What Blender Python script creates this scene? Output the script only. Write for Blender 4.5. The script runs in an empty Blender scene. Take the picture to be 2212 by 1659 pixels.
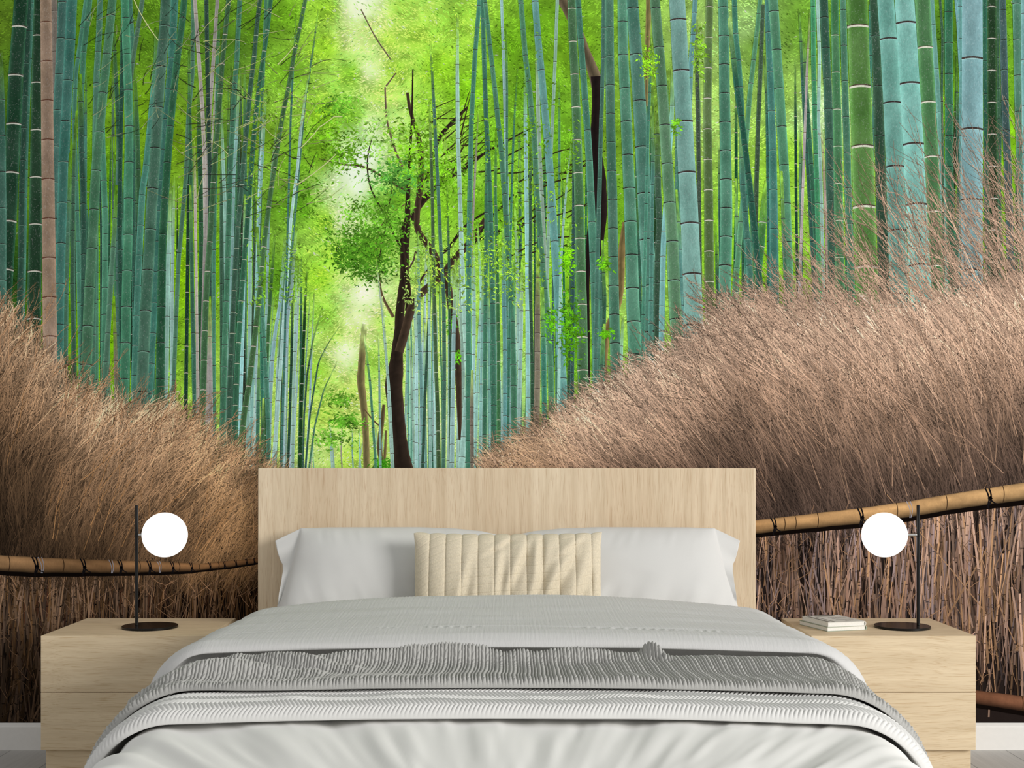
import bpy, math, random
import numpy as np
from mathutils import Vector

SC = bpy.context.scene
COL = SC.collection
RNG = np.random.default_rng(11)
random.seed(5)
PI = math.pi

# ------------------------------------------------------------------ camera geometry (metres)
F = 2700.0            # focal length in px of the 2212 px wide frame
VX, VY = 1098.0, 990.0   # where the horizon and the central vertical plane meet
DW = 4.36             # camera to mural wall
EYE = 1.014
K = DW / F


def wall_x(px):
    return (px - VX) * K


def wall_z(py):
    return EYE - (py - VY) * K


def at(px, py, d):
    return (px - VX) * d / F, d - DW, EYE - (py - VY) * d / F


def srgb(c):
    c = np.asarray(c, dtype=np.float64) / 255.0
    return np.where(c <= 0.04045, c / 12.92, ((np.maximum(c, 0) + 0.055) / 1.055) ** 2.4)


# ------------------------------------------------------------------ object helpers
def tag(o, label=None, cat=None, group=None, kind=None):
    if label: o['label'] = label
    if cat: o['category'] = cat
    if group: o['group'] = group
    if kind: o['kind'] = kind
    return o


def empty(name, loc, rz=0.0):
    o = bpy.data.objects.new(name, None)
    o.location = loc
    o.rotation_euler = (0, 0, rz)
    o.empty_display_size = 0.05
    COL.objects.link(o)
    return o


def link_mesh(name, me, mat, parent=None, smooth=False):
    if mat: me.materials.append(mat)
    o = bpy.data.objects.new(name, me)
    COL.objects.link(o)
    if parent is not None:
        o.parent = parent
    if smooth:
        me.polygons.foreach_set('use_smooth', np.ones(len(me.polygons), dtype=bool))
    me.update()
    return o


def np_mesh(name, V, Q):
    """V (n,3), Q (m,4) all quads (or list of arrays of equal width)."""
    me = bpy.data.meshes.new(name)
    V = np.asarray(V, dtype=np.float32)
    Q = np.asarray(Q, dtype=np.int32)
    k = Q.shape[1]
    me.vertices.add(len(V))
    me.vertices.foreach_set('co', V.ravel())
    me.loops.add(Q.size)
    me.loops.foreach_set('vertex_index', Q.ravel())
    me.polygons.add(len(Q))
    me.polygons.foreach_set('loop_start', np.arange(0, Q.size, k, dtype=np.int32))
    me.polygons.foreach_set('loop_total', np.full(len(Q), k, dtype=np.int32))
    me.update(calc_edges=True)
    return me


def grid_quads(nr, nc, off=0, flip=False):
    i = np.arange(nr - 1)[:, None] * nc + np.arange(nc - 1)[None, :]
    q = np.stack([i, i + 1, i + nc + 1, i + nc], -1).reshape(-1, 4) + off
    return q[:, ::-1] if flip else q


class MB:
    """Small collector of bevel-able boxes, lathes and tubes that become one mesh."""
    def __init__(self):
        self.v, self.f = [], []

    def add(self, vs, fs):
        o = len(self.v)
        self.v += [tuple(p) for p in vs]
        self.f += [tuple(i + o for i in f) for f in fs]

    def box(self, x0, x1, y0, y1, z0, z1):
        vs = [(x, y, z) for x in (x0, x1) for y in (y0, y1) for z in (z0, z1)]
        self.add(vs, [(0, 1, 3, 2), (4, 6, 7, 5), (0, 4, 5, 1), (2, 3, 7, 6), (0, 2, 6, 4), (1, 5, 7, 3)])
        return self

    def lathe(self, prof, seg=64, cx=0, cy=0):
        vs, fs = [], []
        for r, z in prof:
            for k in range(seg):
                a = 2 * PI * k / seg
                vs.append((cx + r * math.cos(a), cy + r * math.sin(a), z))
        n = len(prof)
        for i in range(n - 1):
            for k in range(seg):
                k2 = (k + 1) % seg
                fs.append((i * seg + k, i * seg + k2, (i + 1) * seg + k2, (i + 1) * seg + k))
        fs.append(tuple(range(seg))[::-1])
        fs.append(tuple((n - 1) * seg + k for k in range(seg)))
        self.add(vs, fs)
        return self

    def tube(self, p, q, r, seg=32, r2=None):
        p, q = Vector(p), Vector(q)
        r2 = r if r2 is None else r2
        ax = (q - p).normalized()
        u = ax.orthogonal().normalized()
        w = ax.cross(u)
        vs = []
        for c, rr in ((p, r), (q, r2)):
            for k in range(seg):
                a = 2 * PI * k / seg
                vs.append(c + u * (rr * math.cos(a)) + w * (rr * math.sin(a)))
        fs = [(k, (k + 1) % seg, seg + (k + 1) % seg, seg + k) for k in range(seg)]
        fs += [tuple(range(seg))[::-1], tuple(range(seg, 2 * seg))]
        self.add(vs, fs)
        return self

    def build(self, name, mat, parent=None, bevel=0.0, smooth=False, seg=3):
        me = bpy.data.meshes.new(name)
        me.from_pydata(self.v, [], self.f)
        me.update()
        o = link_mesh(name, me, mat, parent, smooth)
        if bevel > 0:
            m = o.modifiers.new('bevel', 'BEVEL')
            m.width = bevel
            m.segments = seg
            m.limit_method = 'ANGLE'
            m.angle_limit = 0.6
            m.harden_normals = False
        return o


# ------------------------------------------------------------------ numpy noise
_P = np.random.default_rng(77).random((256, 256))


def vnoise(x, y, seed=0):
    x = np.asarray(x, dtype=np.float64) + seed * 17.31
    y = np.asarray(y, dtype=np.float64) + seed * 9.77
    xi, yi = np.floor(x).astype(int), np.floor(y).astype(int)
    fx, fy = x - xi, y - yi
    fx = fx * fx * fx * (fx * (fx * 6 - 15) + 10)
    fy = fy * fy * fy * (fy * (fy * 6 - 15) + 10)
    a, b = _P[xi & 255, yi & 255], _P[(xi + 1) & 255, yi & 255]
    c, d = _P[xi & 255, (yi + 1) & 255], _P[(xi + 1) & 255, (yi + 1) & 255]
    return (a * (1 - fx) + b * fx) * (1 - fy) + (c * (1 - fx) + d * fx) * fy


def fbm(x, y, seed=0, octv=3):
    s, a, t = 0.0, 1.0, 0.0
    for i in range(octv):
        s = s + a * vnoise(x * 2 ** i, y * 2 ** i, seed + i * 3)
        t += a
        a *= 0.5
    return s / t


# ------------------------------------------------------------------ materials (all node based)
def new_mat(name):
    m = bpy.data.materials.new(name)
    m.use_nodes = True
    nt = m.node_tree
    return m, nt, nt.nodes['Principled BSDF']


def N(nt, kind, **kw):
    n = nt.nodes.new(kind)
    for k, v in kw.items():
        if k in n.inputs: n.inputs[k].default_value = v
        else: setattr(n, k, v)
    return n


def ramp(nt, stops):
    r = nt.nodes.new('ShaderNodeValToRGB')
    e = r.color_ramp.elements
    while len(e) < len(stops): e.new(0.5)
    for i, (p, c) in enumerate(stops):
        e[i].position = p
        c = tuple(c)
        e[i].color = (*c, 1.0) if len(c) == 3 else c
    return r


def lin(r, g, b):
    return tuple(float(v) for v in srgb((r, g, b)))


def mapping(nt, scale, rot=(0, 0, 0), coord='Object'):
    tc = nt.nodes.new('ShaderNodeTexCoord')
    mp = nt.nodes.new('ShaderNodeMapping')
    mp.inputs['Scale'].default_value = scale
    mp.inputs['Rotation'].default_value = rot
    nt.links.new(tc.outputs[coord], mp.inputs['Vector'])
    return mp


def print_mat(name, mottle=0.12, scale=(160, 160, 90), blotch=0.1, specks=0.0):
    """Matt printed paper: the ink colour per vertex, broken up by a fine printed mottle."""
    m, nt, b = new_mat(name)
    at_ = N(nt, 'ShaderNodeVertexColor', layer_name='ink')
    mp = mapping(nt, scale)
    n1 = N(nt, 'ShaderNodeTexNoise', Scale=1.0, Detail=4.0, Roughness=0.65)
    nt.links.new(mp.outputs[0], n1.inputs['Vector'])
    mp2 = mapping(nt, (26, 26, 11))
    n2 = N(nt, 'ShaderNodeTexNoise', Scale=1.0, Detail=3.0, Roughness=0.6)
    nt.links.new(mp2.outputs[0], n2.inputs['Vector'])
    r1 = ramp(nt, [(0.3, (1 - mottle,) * 3), (0.7, (1 + mottle,) * 3)])
    r2 = ramp(nt, [(0.35, (1 - blotch,) * 3), (0.65, (1 + blotch,) * 3)])
    nt.links.new(n1.outputs['Fac'], r1.inputs['Fac'])
    nt.links.new(n2.outputs['Fac'], r2.inputs['Fac'])
    m1 = N(nt, 'ShaderNodeMix', data_type='RGBA', blend_type='MULTIPLY')
    m2 = N(nt, 'ShaderNodeMix', data_type='RGBA', blend_type='MULTIPLY')
    for q in (m1, m2): q.inputs['Factor'].default_value = 1.0
    nt.links.new(at_.outputs['Color'], m1.inputs['A'])
    nt.links.new(r1.outputs['Color'], m1.inputs['B'])
    nt.links.new(m1.outputs['Result'], m2.inputs['A'])
    nt.links.new(r2.outputs['Color'], m2.inputs['B'])
    out = m2.outputs['Result']
    if specks:
        mp3 = mapping(nt, (300, 300, 190))
        n3 = N(nt, 'ShaderNodeTexNoise', Scale=1.0, Detail=1.0)
        nt.links.new(mp3.outputs[0], n3.inputs['Vector'])
        r3 = ramp(nt, [(0.62, (0, 0, 0)), (0.74, (specks,) * 3)])
        nt.links.new(n3.outputs['Fac'], r3.inputs['Fac'])
        m3 = N(nt, 'ShaderNodeMix', data_type='RGBA', blend_type='SCREEN')
        m3.inputs['Factor'].default_value = 1.0
        nt.links.new(out, m3.inputs['A'])
        nt.links.new(r3.outputs['Color'], m3.inputs['B'])
        out = m3.outputs['Result']
    nt.links.new(out, b.inputs['Base Color'])
    b.inputs['Roughness'].default_value = 1.0
    b.inputs['Specular IOR Level'].default_value = 0.0
    return m


def oak_mat(name, axis, base=(226, 204, 172), dark=(196, 166, 126), seed=0.0, bands=True):
    """Pale oak veneer; axis = direction of the grain ('x' or 'z')."""
    m, nt, b = new_mat(name)
    if axis == 'z': s_f, s_m, s_b = (520, 520, 9), (60, 60, 2.2), (6.5, 0.0, 0.0)
    else: s_f, s_m, s_b = (10, 520, 520), (2.4, 45, 45), (0.0, 0.0, 3.0)
    tc = nt.nodes.new('ShaderNodeTexCoord')
    ad = N(nt, 'ShaderNodeVectorMath', operation='ADD')
    ad.inputs[1].default_value = (seed, seed * 0.7, seed * 1.3)
    nt.links.new(tc.outputs['Object'], ad.inputs[0])
    # slow wander so that the grain flows in cathedral shapes
    wn = N(nt, 'ShaderNodeTexNoise', Scale=2.6, Detail=2.0)
    nt.links.new(ad.outputs[0], wn.inputs['Vector'])
    wm = N(nt, 'ShaderNodeVectorMath', operation='SCALE')
    wm.inputs['Scale'].default_value = 0.045 if axis == 'x' else 0.03
    nt.links.new(wn.outputs['Color'], wm.inputs[0])
    a2 = N(nt, 'ShaderNodeVectorMath', operation='ADD')
    nt.links.new(ad.outputs[0], a2.inputs[0])
    nt.links.new(wm.outputs[0], a2.inputs[1])

    def nz(scale, detail, rough=0.6):
        mp = nt.nodes.new('ShaderNodeMapping')
        mp.inputs['Scale'].default_value = scale
        nt.links.new(a2.outputs[0], mp.inputs['Vector'])
        n = N(nt, 'ShaderNodeTexNoise', Scale=1.0, Detail=detail, Roughness=rough)
        nt.links.new(mp.outputs[0], n.inputs['Vector'])
        return n
    nf, nm = nz(s_f, 3.0), nz(s_m, 4.0)
    rf = ramp(nt, [(0.30, lin(*dark)), (0.47, lin(*base))])
    nt.links.new(nf.outputs['Fac'], rf.inputs['Fac'])
    rm = ramp(nt, [(0.3, (0.86, 0.83, 0.79)), (0.7, (1.05, 1.05, 1.05))])
    nt.links.new(nm.outputs['Fac'], rm.inputs['Fac'])
    mx = N(nt, 'ShaderNodeMix', data_type='RGBA', blend_type='MULTIPLY')
    mx.inputs['Factor'].default_value = 1.0
    nt.links.new(rf.outputs['Color'], mx.inputs['A'])
    nt.links.new(rm.outputs['Color'], mx.inputs['B'])
    out = mx.outputs['Result']
    if bands:
        mp = nt.nodes.new('ShaderNodeMapping')
        mp.inputs['Scale'].default_value = s_b
        nt.links.new(ad.outputs[0], mp.inputs['Vector'])
        vo = N(nt, 'ShaderNodeTexVoronoi', voronoi_dimensions='3D', Scale=1.0)
        nt.links.new(mp.outputs[0], vo.inputs['Vector'])
        sp = nt.nodes.new('ShaderNodeSeparateColor')
        nt.links.new(vo.outputs['Color'], sp.inputs[0])
        rb = ramp(nt, [(0.0, (0.94, 0.91, 0.88)), (1.0, (1.04, 1.05, 1.06))])
        nt.links.new(sp.outputs[0], rb.inputs['Fac'])
        m3 = N(nt, 'ShaderNodeMix', data_type='RGBA', blend_type='MULTIPLY')
        m3.inputs['Factor'].default_value = 1.0
        nt.links.new(out, m3.inputs['A'])
        nt.links.new(rb.outputs['Color'], m3.inputs['B'])
        out = m3.outputs['Result']
    nt.links.new(out, b.inputs['Base Color'])
    bp = N(nt, 'ShaderNodeBump', Strength=0.12, Distance=0.001)
    nt.links.new(nf.outputs['Fac'], bp.inputs['Height'])
    nt.links.new(bp.outputs[0], b.inputs['Normal'])
    b.inputs['Roughness'].default_value = 0.55
    b.inputs['Specular IOR Level'].default_value = 0.3
    return m


def fabric_mat(name, col, var=0.08, weave=(900, 900, 900), bump=0.25, dist=0.0006, rough=0.95, streak=None):
    m, nt, b = new_mat(name)
    mp = mapping(nt, weave)
    n = N(nt, 'ShaderNodeTexNoise', Scale=1.0, Detail=2.0, Roughness=0.6)
    nt.links.new(mp.outputs[0], n.inputs['Vector'])
    c = np.array(lin(*col))
    r = ramp(nt, [(0.3, c * (1 - var)), (0.7, np.minimum(c * (1 + var), 1))])
    nt.links.new(n.outputs['Fac'], r.inputs['Fac'])
    nt.links.new(r.outputs['Color'], b.inputs['Base Color'])
    h = n.outputs['Fac']
    if streak:
        mp2 = mapping(nt, streak)
        n2 = N(nt, 'ShaderNodeTexNoise', Scale=1.0, Detail=3.0, Roughness=0.6)
        nt.links.new(mp2.outputs[0], n2.inputs['Vector'])
        ma = N(nt, 'ShaderNodeMath', operation='MULTIPLY_ADD')
        ma.inputs[1].default_value = 4.0
        nt.links.new(n2.outputs['Fac'], ma.inputs[0])
        nt.links.new(h, ma.inputs[2])
        h = ma.outputs[0]
    bp = N(nt, 'ShaderNodeBump', Strength=bump, Distance=dist)
    nt.links.new(h, bp.inputs['Height'])
    nt.links.new(bp.outputs[0], b.inputs['Normal'])
    b.inputs['Roughness'].default_value = rough
    b.inputs['Specular IOR Level'].default_value = 0.1
    b.inputs['Sheen Weight'].default_value = 0.05
    return m


def plain_mat(name, col, rough=0.5, metal=0.0, spec=0.5, noise=0.04, nscale=60):
    m, nt, b = new_mat(name)
    mp = mapping(nt, (nscale,) * 3)
    n = N(nt, 'ShaderNodeTexNoise', Scale=1.0, Detail=3.0)
    nt.links.new(mp.outputs[0], n.inputs['Vector'])
    c = np.array(lin(*col))
    r = ramp(nt, [(0.3, c * (1 - noise)), (0.7, np.minimum(c * (1 + noise), 1))])
    nt.links.new(n.outputs['Fac'], r.inputs['Fac'])
    nt.links.new(r.outputs['Color'], b.inputs['Base Color'])
    b.inputs['Roughness'].default_value = rough
    b.inputs['Metallic'].default_value = metal
    b.inputs['Specular IOR Level'].default_value = spec
    return m


def floor_mat():
    m, nt, b = new_mat('grey_laminate')
    tc = nt.nodes.new('ShaderNodeTexCoord')
    sx = nt.nodes.new('ShaderNodeSeparateXYZ')
    cx = nt.nodes.new('ShaderNodeCombineXYZ')
    nt.links.new(tc.outputs['Object'], sx.inputs[0])
    nt.links.new(sx.outputs['Y'], cx.inputs['X'])
    nt.links.new(sx.outputs['X'], cx.inputs['Y'])
    br = N(nt, 'ShaderNodeTexBrick')
    br.offset = 0.37
    br.inputs['Color1'].default_value = (*lin(186, 184, 180), 1)
    br.inputs['Color2'].default_value = (*lin(172, 170, 167), 1)
    br.inputs['Mortar'].default_value = (*lin(104, 102, 99), 1)
    br.inputs['Scale'].default_value = 1.0
    br.inputs['Mortar Size'].default_value = 0.0014
    br.inputs['Brick Width'].default_value = 1.25
    br.inputs['Row Height'].default_value = 0.192
    nt.links.new(cx.outputs[0], br.inputs['Vector'])
    mp = nt.nodes.new('ShaderNodeMapping')
    mp.inputs['Scale'].default_value = (90, 3.0, 1)
    nt.links.new(tc.outputs['Object'], mp.inputs['Vector'])
    n = N(nt, 'ShaderNodeTexNoise', Scale=1.0, Detail=5.0, Roughness=0.65)
    nt.links.new(mp.outputs[0], n.inputs['Vector'])
    r = ramp(nt, [(0.3, (0.86, 0.86, 0.86)), (0.7, (1.05, 1.05, 1.05))])
    nt.links.new(n.outputs['Fac'], r.inputs['Fac'])
    mx = N(nt, 'ShaderNodeMix', data_type='RGBA', blend_type='MULTIPLY')
    mx.inputs['Factor'].default_value = 1.0
    nt.links.new(br.outputs['Color'], mx.inputs['A'])
    nt.links.new(r.outputs['Color'], mx.inputs['B'])
    nt.links.new(mx.outputs['Result'], b.inputs['Base Color'])
    b.inputs['Roughness'].default_value = 0.45
    b.inputs['Specular IOR Level'].default_value = 0.3
    return m


def glow_mat():
    m, nt, b = new_mat('lit_opal_glass')
    b.inputs['Base Color'].default_value = (0.9, 0.9, 0.9, 1)
    b.inputs['Roughness'].default_value = 0.4
    b.inputs['Emission Color'].default_value = (1, 0.985, 0.96, 1)
    b.inputs['Emission Strength'].default_value = 1.3
    return m

# ------------------------------------------------------------------ the printed mural
# Everything in the print lies within two millimetres of the wall; U is one ink layer.
U = 1.0e-5
PX0, PX1 = VX - 2.2 / K, VX + 2.2 / K        # the wall is 4.4 m wide
PY0, PY1 = VY - (2.75 - EYE) / K, VY + EYE / K


class Ink:
    def __init__(self):
        self.V, self.D, self.C, self.Q, self.n = [], [], [], [], 0

    def add(self, X, Y, D, C, Q):
        X = np.asarray(X, float).ravel()
        Y = np.asarray(Y, float).ravel()
        D = np.broadcast_to(np.asarray(D, float), X.shape)
        self.V.append(np.stack([X, Y], -1))
        self.D.append(np.array(D))
        self.C.append(np.asarray(C, float).reshape(-1, 3))
        self.Q.append(np.asarray(Q) + self.n)
        self.n += len(X)

    def grid(self, X, Y, D, C):
        self.add(X, Y, D, C, grid_quads(*X.shape))

    def strands(self, P0, P1, bend, w0, w1, c0, c1, depth, nseg=3):
        """tapered strokes from P0 to P1 with a sideways bend, all at once."""
        P0, P1 = np.asarray(P0, float), np.asarray(P1, float)
        n = len(P0)
        d = P1 - P0
        L = np.hypot(d[:, 0], d[:, 1]) + 1e-6
        nx, ny = -d[:, 1] / L, d[:, 0] / L
        t = np.linspace(0, 1, nseg + 1)
        off = (4 * t * (1 - t))[None, :] * (np.asarray(bend) * L)[:, None]
        cx = P0[:, 0:1] + d[:, 0:1] * t + nx[:, None] * off
        cy = P0[:, 1:2] + d[:, 1:2] * t + ny[:, None] * off
        w = np.asarray(w0)[:, None] * (1 - t) + np.asarray(w1)[:, None] * t
        X = np.stack([cx - nx[:, None] * w / 2, cx + nx[:, None] * w / 2], -1)
        Y = np.stack([cy - ny[:, None] * w / 2, cy + ny[:, None] * w / 2], -1)
        C = c0[:, None, None, :] * (1 - t)[None, :, None, None] + c1[:, None, None, :] * t[None, :, None, None]
        C = np.broadcast_to(C, (n, nseg + 1, 2, 3))
        D = np.broadcast_to(np.asarray(depth, float)[:, None, None], (n, nseg + 1, 2))
        base = (np.arange(n) * 2 * (nseg + 1))[:, None, None]
        k = np.arange(nseg)[None, :, None] * 2
        q = np.concatenate([base + k, base + k + 1, base + k + 3, base + k + 2], -1).reshape(-1, 4)
        self.add(X, Y, D.ravel(), C, q)

    def leaves(self, x, y, ang, ln, wd, col, depth):
        """small pointed leaves: four-cornered blades."""
        ca, sa = np.cos(ang), np.sin(ang)
        X = np.stack([x, x + ca * ln * .45 - sa * wd * .5, x + ca * ln, x + ca * ln * .45 + sa * wd * .5], -1)
        Y = np.stack([y, y + sa * ln * .45 + ca * wd * .5, y + sa * ln, y + sa * ln * .45 - ca * wd * .5], -1)
        n = len(x)
        C = np.broadcast_to(col[:, None, :], (n, 4, 3))
        D = np.broadcast_to(np.asarray(depth, float)[:, None], (n, 4))
        self.add(X, Y, D.ravel(), C, np.arange(4 * n).reshape(n, 4))

    def build(self, name, mat, parent):
        V = np.concatenate(self.V)
        V[:, 0] = np.clip(V[:, 0], PX0, PX1)
        V[:, 1] = np.clip(V[:, 1], PY0, PY1)
        D = np.concatenate(self.D)
        C = srgb(np.clip(np.concatenate(self.C), 0, 255))
        P = np.stack([wall_x(V[:, 0]), -0.0002 - D * U, wall_z(V[:, 1])], -1)
        me = np_mesh(name, P, np.concatenate(self.Q))
        ca = me.color_attributes.new('ink', 'FLOAT_COLOR', 'POINT')
        rgba = np.ones((len(P), 4), dtype=np.float32)
        rgba[:, :3] = np.clip(C, 0, 1)
        ca.data.foreach_set('color', rgba.ravel())
        return link_mesh(name, me, mat, parent)


# --- colour of the leafy depth of the wood, from points read off the photograph
_CP = np.array([
    0,50,95,130,35, 0,300,70,110,30, 0,600,40,80,30, 100,100,75,120,30, 200,100,90,140,25, 300,250,120,170,30, 300,60,90,135,30,
    230,400,100,160,20, 170,600,105,170,15, 250,700,120,185,15, 300,700,120,180,20, 390,300,120,165,30, 390,600,140,200,20, 480,100,80,125,35,
    480,300,95,140,45, 480,560,115,175,15, 560,50,95,145,30, 560,300,110,155,35, 620,150,125,185,45, 620,30,110,165,35, 700,100,150,205,50,
    700,250,150,212,45, 700,20,150,205,55, 640,350,120,180,40, 690,330,130,188,40, 600,450,105,160,40, 780,-20,245,250,240, 778,20,240,250,215,
    770,80,215,240,150, 800,60,205,240,130, 840,90,180,230,80, 830,200,195,240,105, 800,150,225,248,180, 810,110,205,240,140, 760,160,150,215,60, 760,250,140,205,60,
    790,330,242,250,240, 775,300,185,225,140, 770,400,235,246,226, 768,370,236,247,228, 800,280,225,245,190, 750,420,215,240,180, 850,150,172,228,70,
    900,80,175,230,75, 870,20,178,228,85, 950,150,150,212,45, 1000,60,165,220,70, 1000,200,135,205,35, 930,230,150,210,60, 870,300,170,220,90, 850,260,190,232,120,
    880,370,150,205,75, 1100,100,110,170,32, 1150,200,105,165,32, 1200,300,115,178,40, 1180,60,105,160,32, 1060,300,120,185,40, 1230,100,110,160,32,
    1340,300,115,160,40, 1420,200,115,155,55, 1520,100,160,195,105, 1530,250,172,208,105, 1610,60,150,190,110, 1640,100,120,165,65, 1750,60,110,160,50,
    1700,350,150,205,60, 1700,200,140,180,80, 1770,240,190,225,160, 1830,100,100,150,40, 2030,100,75,118,32, 2060,250,115,175,30, 2180,50,100,150,35, 2170,300,125,185,30,
    2300,200,90,140,30, -150,300,70,110,30, 700,480,150,212,55, 650,450,118,180,45, 600,600,105,168,38, 690,600,160,222,55, 720,550,168,226,65,
    760,480,195,232,140, 745,470,225,243,190, 820,430,150,208,80, 800,540,115,172,42, 860,430,110,172,42, 760,600,195,235,125, 785,632,245,252,222,
    700,680,160,218,70, 720,720,180,228,92, 680,800,165,216,70, 748,760,238,250,205, 775,690,232,247,185, 770,720,210,238,140, 760,860,205,238,112,
    700,900,190,228,90, 720,950,215,242,145, 760,990,185,224,85, 680,980,190,225,120, 830,700,190,232,105, 830,850,190,232,105, 830,950,195,232,110,
    800,780,170,225,80, 950,450,135,200,45, 950,600,170,222,75, 950,750,195,232,115, 950,900,205,236,150, 1050,450,125,190,38, 1100,550,155,218,60,
    1130,700,172,224,70, 1230,600,138,202,45, 1230,760,110,172,38, 1100,800,160,205,110, 1050,900,160,200,140, 1340,450,120,182,38, 1350,650,160,205,90,
    1600,550,140,205,38, 1900,550,140,192,48, 1500,700,140,195,70, 2000,700,140,190,60], float).reshape(-1, 5)


def canopy_col(x, y, p=3.0):
    x, y = np.asarray(x, float), np.asarray(y, float)
    out = np.zeros(x.shape + (3,))
    wsum = np.zeros(x.shape)
    for cx, cy, r, g, b in _CP:
        d2 = (x - cx) ** 2 + (y - cy) ** 2 + 90.0
        w = d2 ** (-p / 2)
        out += w[..., None] * np.array([r, g, b])
        wsum += w
    return out / wsum[..., None]


R_TOPX = [1030, 1100, 1200, 1300, 1420, 1500, 1560, 1640, 1700, 1800, 1900, 2000, 2100, 2212, 2480]
R_TOPY = [1018, 985, 918, 862, 796, 752, 700, 690, 700, 700, 700, 690, 664, 630, 580]
L_TOPX = [-280, 0, 60, 110, 160, 200, 260, 330, 380, 430, 480, 520, 560, 640]
L_TOPY = [650, 690, 735, 800, 852, 880, 905, 915, 905, 940, 975, 1000, 1020, 1060]


def r_top(x): return np.interp(x, R_TOPX, R_TOPY)
def l_top(x): return np.interp(x, L_TOPX, L_TOPY)
def r_rail(x): return np.interp(x, [1100, 1633, 1640, 1900, 2043, 2212, 2480], [1205, 1139, 1137, 1106, 1081, 1061, 1020])
def l_rail(x): return np.interp(x, [-280, 0, 75, 277, 415, 556, 640], [1206, 1216, 1221, 1224, 1225, 1213, 1206])


def paint_canopy(mat, mural):
    k = Ink()
    xs = np.arange(PX0, PX1 + 6, 6.0)
    ys = np.arange(PY0, 1060, 6.0)
    X, Y = np.meshgrid(xs, ys)
    cc = canopy_col(X, Y)
    mm = 0.74 + 0.46 * fbm(X / 24, Y / 18, 3, 3)
    mm = mm + (1.04 - mm) * np.clip((cc.mean(-1) - 185) / 35, 0, 1)
    k.grid(X, Y, 0, cc * mm[..., None])
    # below that the print is brushwood, laid as a dark ground
    ys2 = np.arange(1060, PY1 + 9, 10.0)
    X, Y = np.meshgrid(xs, np.concatenate([[1051], ys2]))
    left = (X < VX)[..., None]
    k.grid(X, Y, 0, np.where(left, np.array([20, 13, 9.]), np.array([36, 29, 27.])) * np.ones(X.shape + (1,)))
    # leaves, laid in sprays
    n = 250000
    x = RNG.uniform(PX0, PX1, n)
    y = RNG.uniform(PY0, 1015, n)
    keep = (y < np.maximum(l_top(x) + 20, 0)) | (x > 540)
    keep &= ~((x > 1100) & (y > r_top(x) + 20))
    mid = np.exp(-((x - 800) / 420) ** 2)
    keep &= RNG.random(n) < 0.70 + 0.30 * mid
    keep &= (canopy_col(x, y).mean(1) < 212) | (RNG.random(len(x)) < 0.22)
    x, y = x[keep], y[keep]
    n = len(x)
    clump = fbm(x / 30, y / 20, 9, 3)
    big = fbm(x / 90, y / 70, 14, 2)
    c = canopy_col(x, y)
    lum = c.mean(1)
    br = 0.40 + 0.80 * clump + 0.48 * big + RNG.normal(0, 0.10, n)
    # against the bright sky the leaves stay green
    pale = np.clip((lum - 178) / 50, 0, 1) * (RNG.random(n) < 0.62 - 0.35 * clump)
    g = np.array([150, 208, 66.]) * (0.8 + 0.4 * RNG.random(n))[:, None]
    c = c * (1 - pale[:, None]) + g * pale[:, None]
    br = br + 0.30 * np.clip((lum - 120) / 60, 0, 1)
    c = c * np.clip(br, 0.34, 1.36)[:, None] * np.where(lum > 150, 0.92, 1.0)[:, None] ** np.array([1.0, 0, 0])
    dark = RNG.random(n) < np.where(lum > 185, 0.05, 0.13)
    c[dark] *= np.array([0.55, 0.62, 0.45])
    hl = (RNG.random(n) < 0.13) & (clump > 0.45)
    c[hl] = c[hl] * 0.6 + np.array([190, 242, 92]) * 0.4 * (0.45 + 0.55 * np.clip(lum[hl] / 150, 0.3, 1))[:, None]
    sky = (RNG.random(n) < 0.02 + 0.10 * np.clip((lum - 130) / 60, 0, 1)) & (clump > 0.53)
    c[sky] = np.clip(np.minimum(lum[sky] + 70, 248)[:, None] * np.array([0.96, 1.0, 0.90]), 0, 252)
    lean = 0.25 + 1.1 * (fbm(x / 60, y / 60, 17, 2) - 0.3)
    flip = fbm(x / 75, y / 75, 19, 2) + RNG.normal(0, .10, n) > 0.5
    ang = np.where(flip, lean, PI - lean) + RNG.normal(0, 0.30, n)
    ln = RNG.uniform(3.5, 9.5, n)
    dp = 2 + 12 * (0.7 * RNG.random(n) + 0.3 * np.clip(br, 0, 1.4) / 1.4)
    k.leaves(x, y, ang, ln, ln * RNG.uniform(0.16, 0.30, n), c, dp)
    return k.build('leaf_canopy', mat, mural)


# --- bamboo stalks:  type  width-top width-bottom  first-node spacing | x,y ...  (px on the print), far ones first
T_COL = {  # middle colour, rim gain, ring colour, powder colour
    'd': ((34, 62, 42), 1.75, (60, 52, 44), (190, 190, 178)),
    'g': ((72, 108, 68), 1.45, (70, 60, 48), (205, 205, 188)),
    'h': ((60, 105, 72), 1.45, (62, 62, 50), (180, 195, 170)),
    't': ((76, 124, 102), 1.34, (40, 38, 34), (128, 170, 152)),
    'b': ((106, 156, 148), 1.18, (52, 46, 44), (140, 185, 178)),
    'c': ((118, 160, 158), 1.14, (58, 50, 46), (150, 186, 186)),
    'p': ((150, 192, 182), 1.15, (76, 80, 70), (176, 208, 198)),
    'q': ((164, 202, 202), 1.10, (90, 100, 96), (190, 216, 214)),
    'k': ((54, 90, 72), 1.45, (34, 32, 28), (100, 140, 122)),
    'n': ((163, 142, 128), 1.12, (92, 62, 48), (172, 150, 136)),
    'm': ((122, 116, 108), 1.15, (70, 58, 48), (150, 146, 138)),
    'e': ((172, 168, 156), 1.12, (110, 86, 70), (190, 186, 176)),
}
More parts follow.
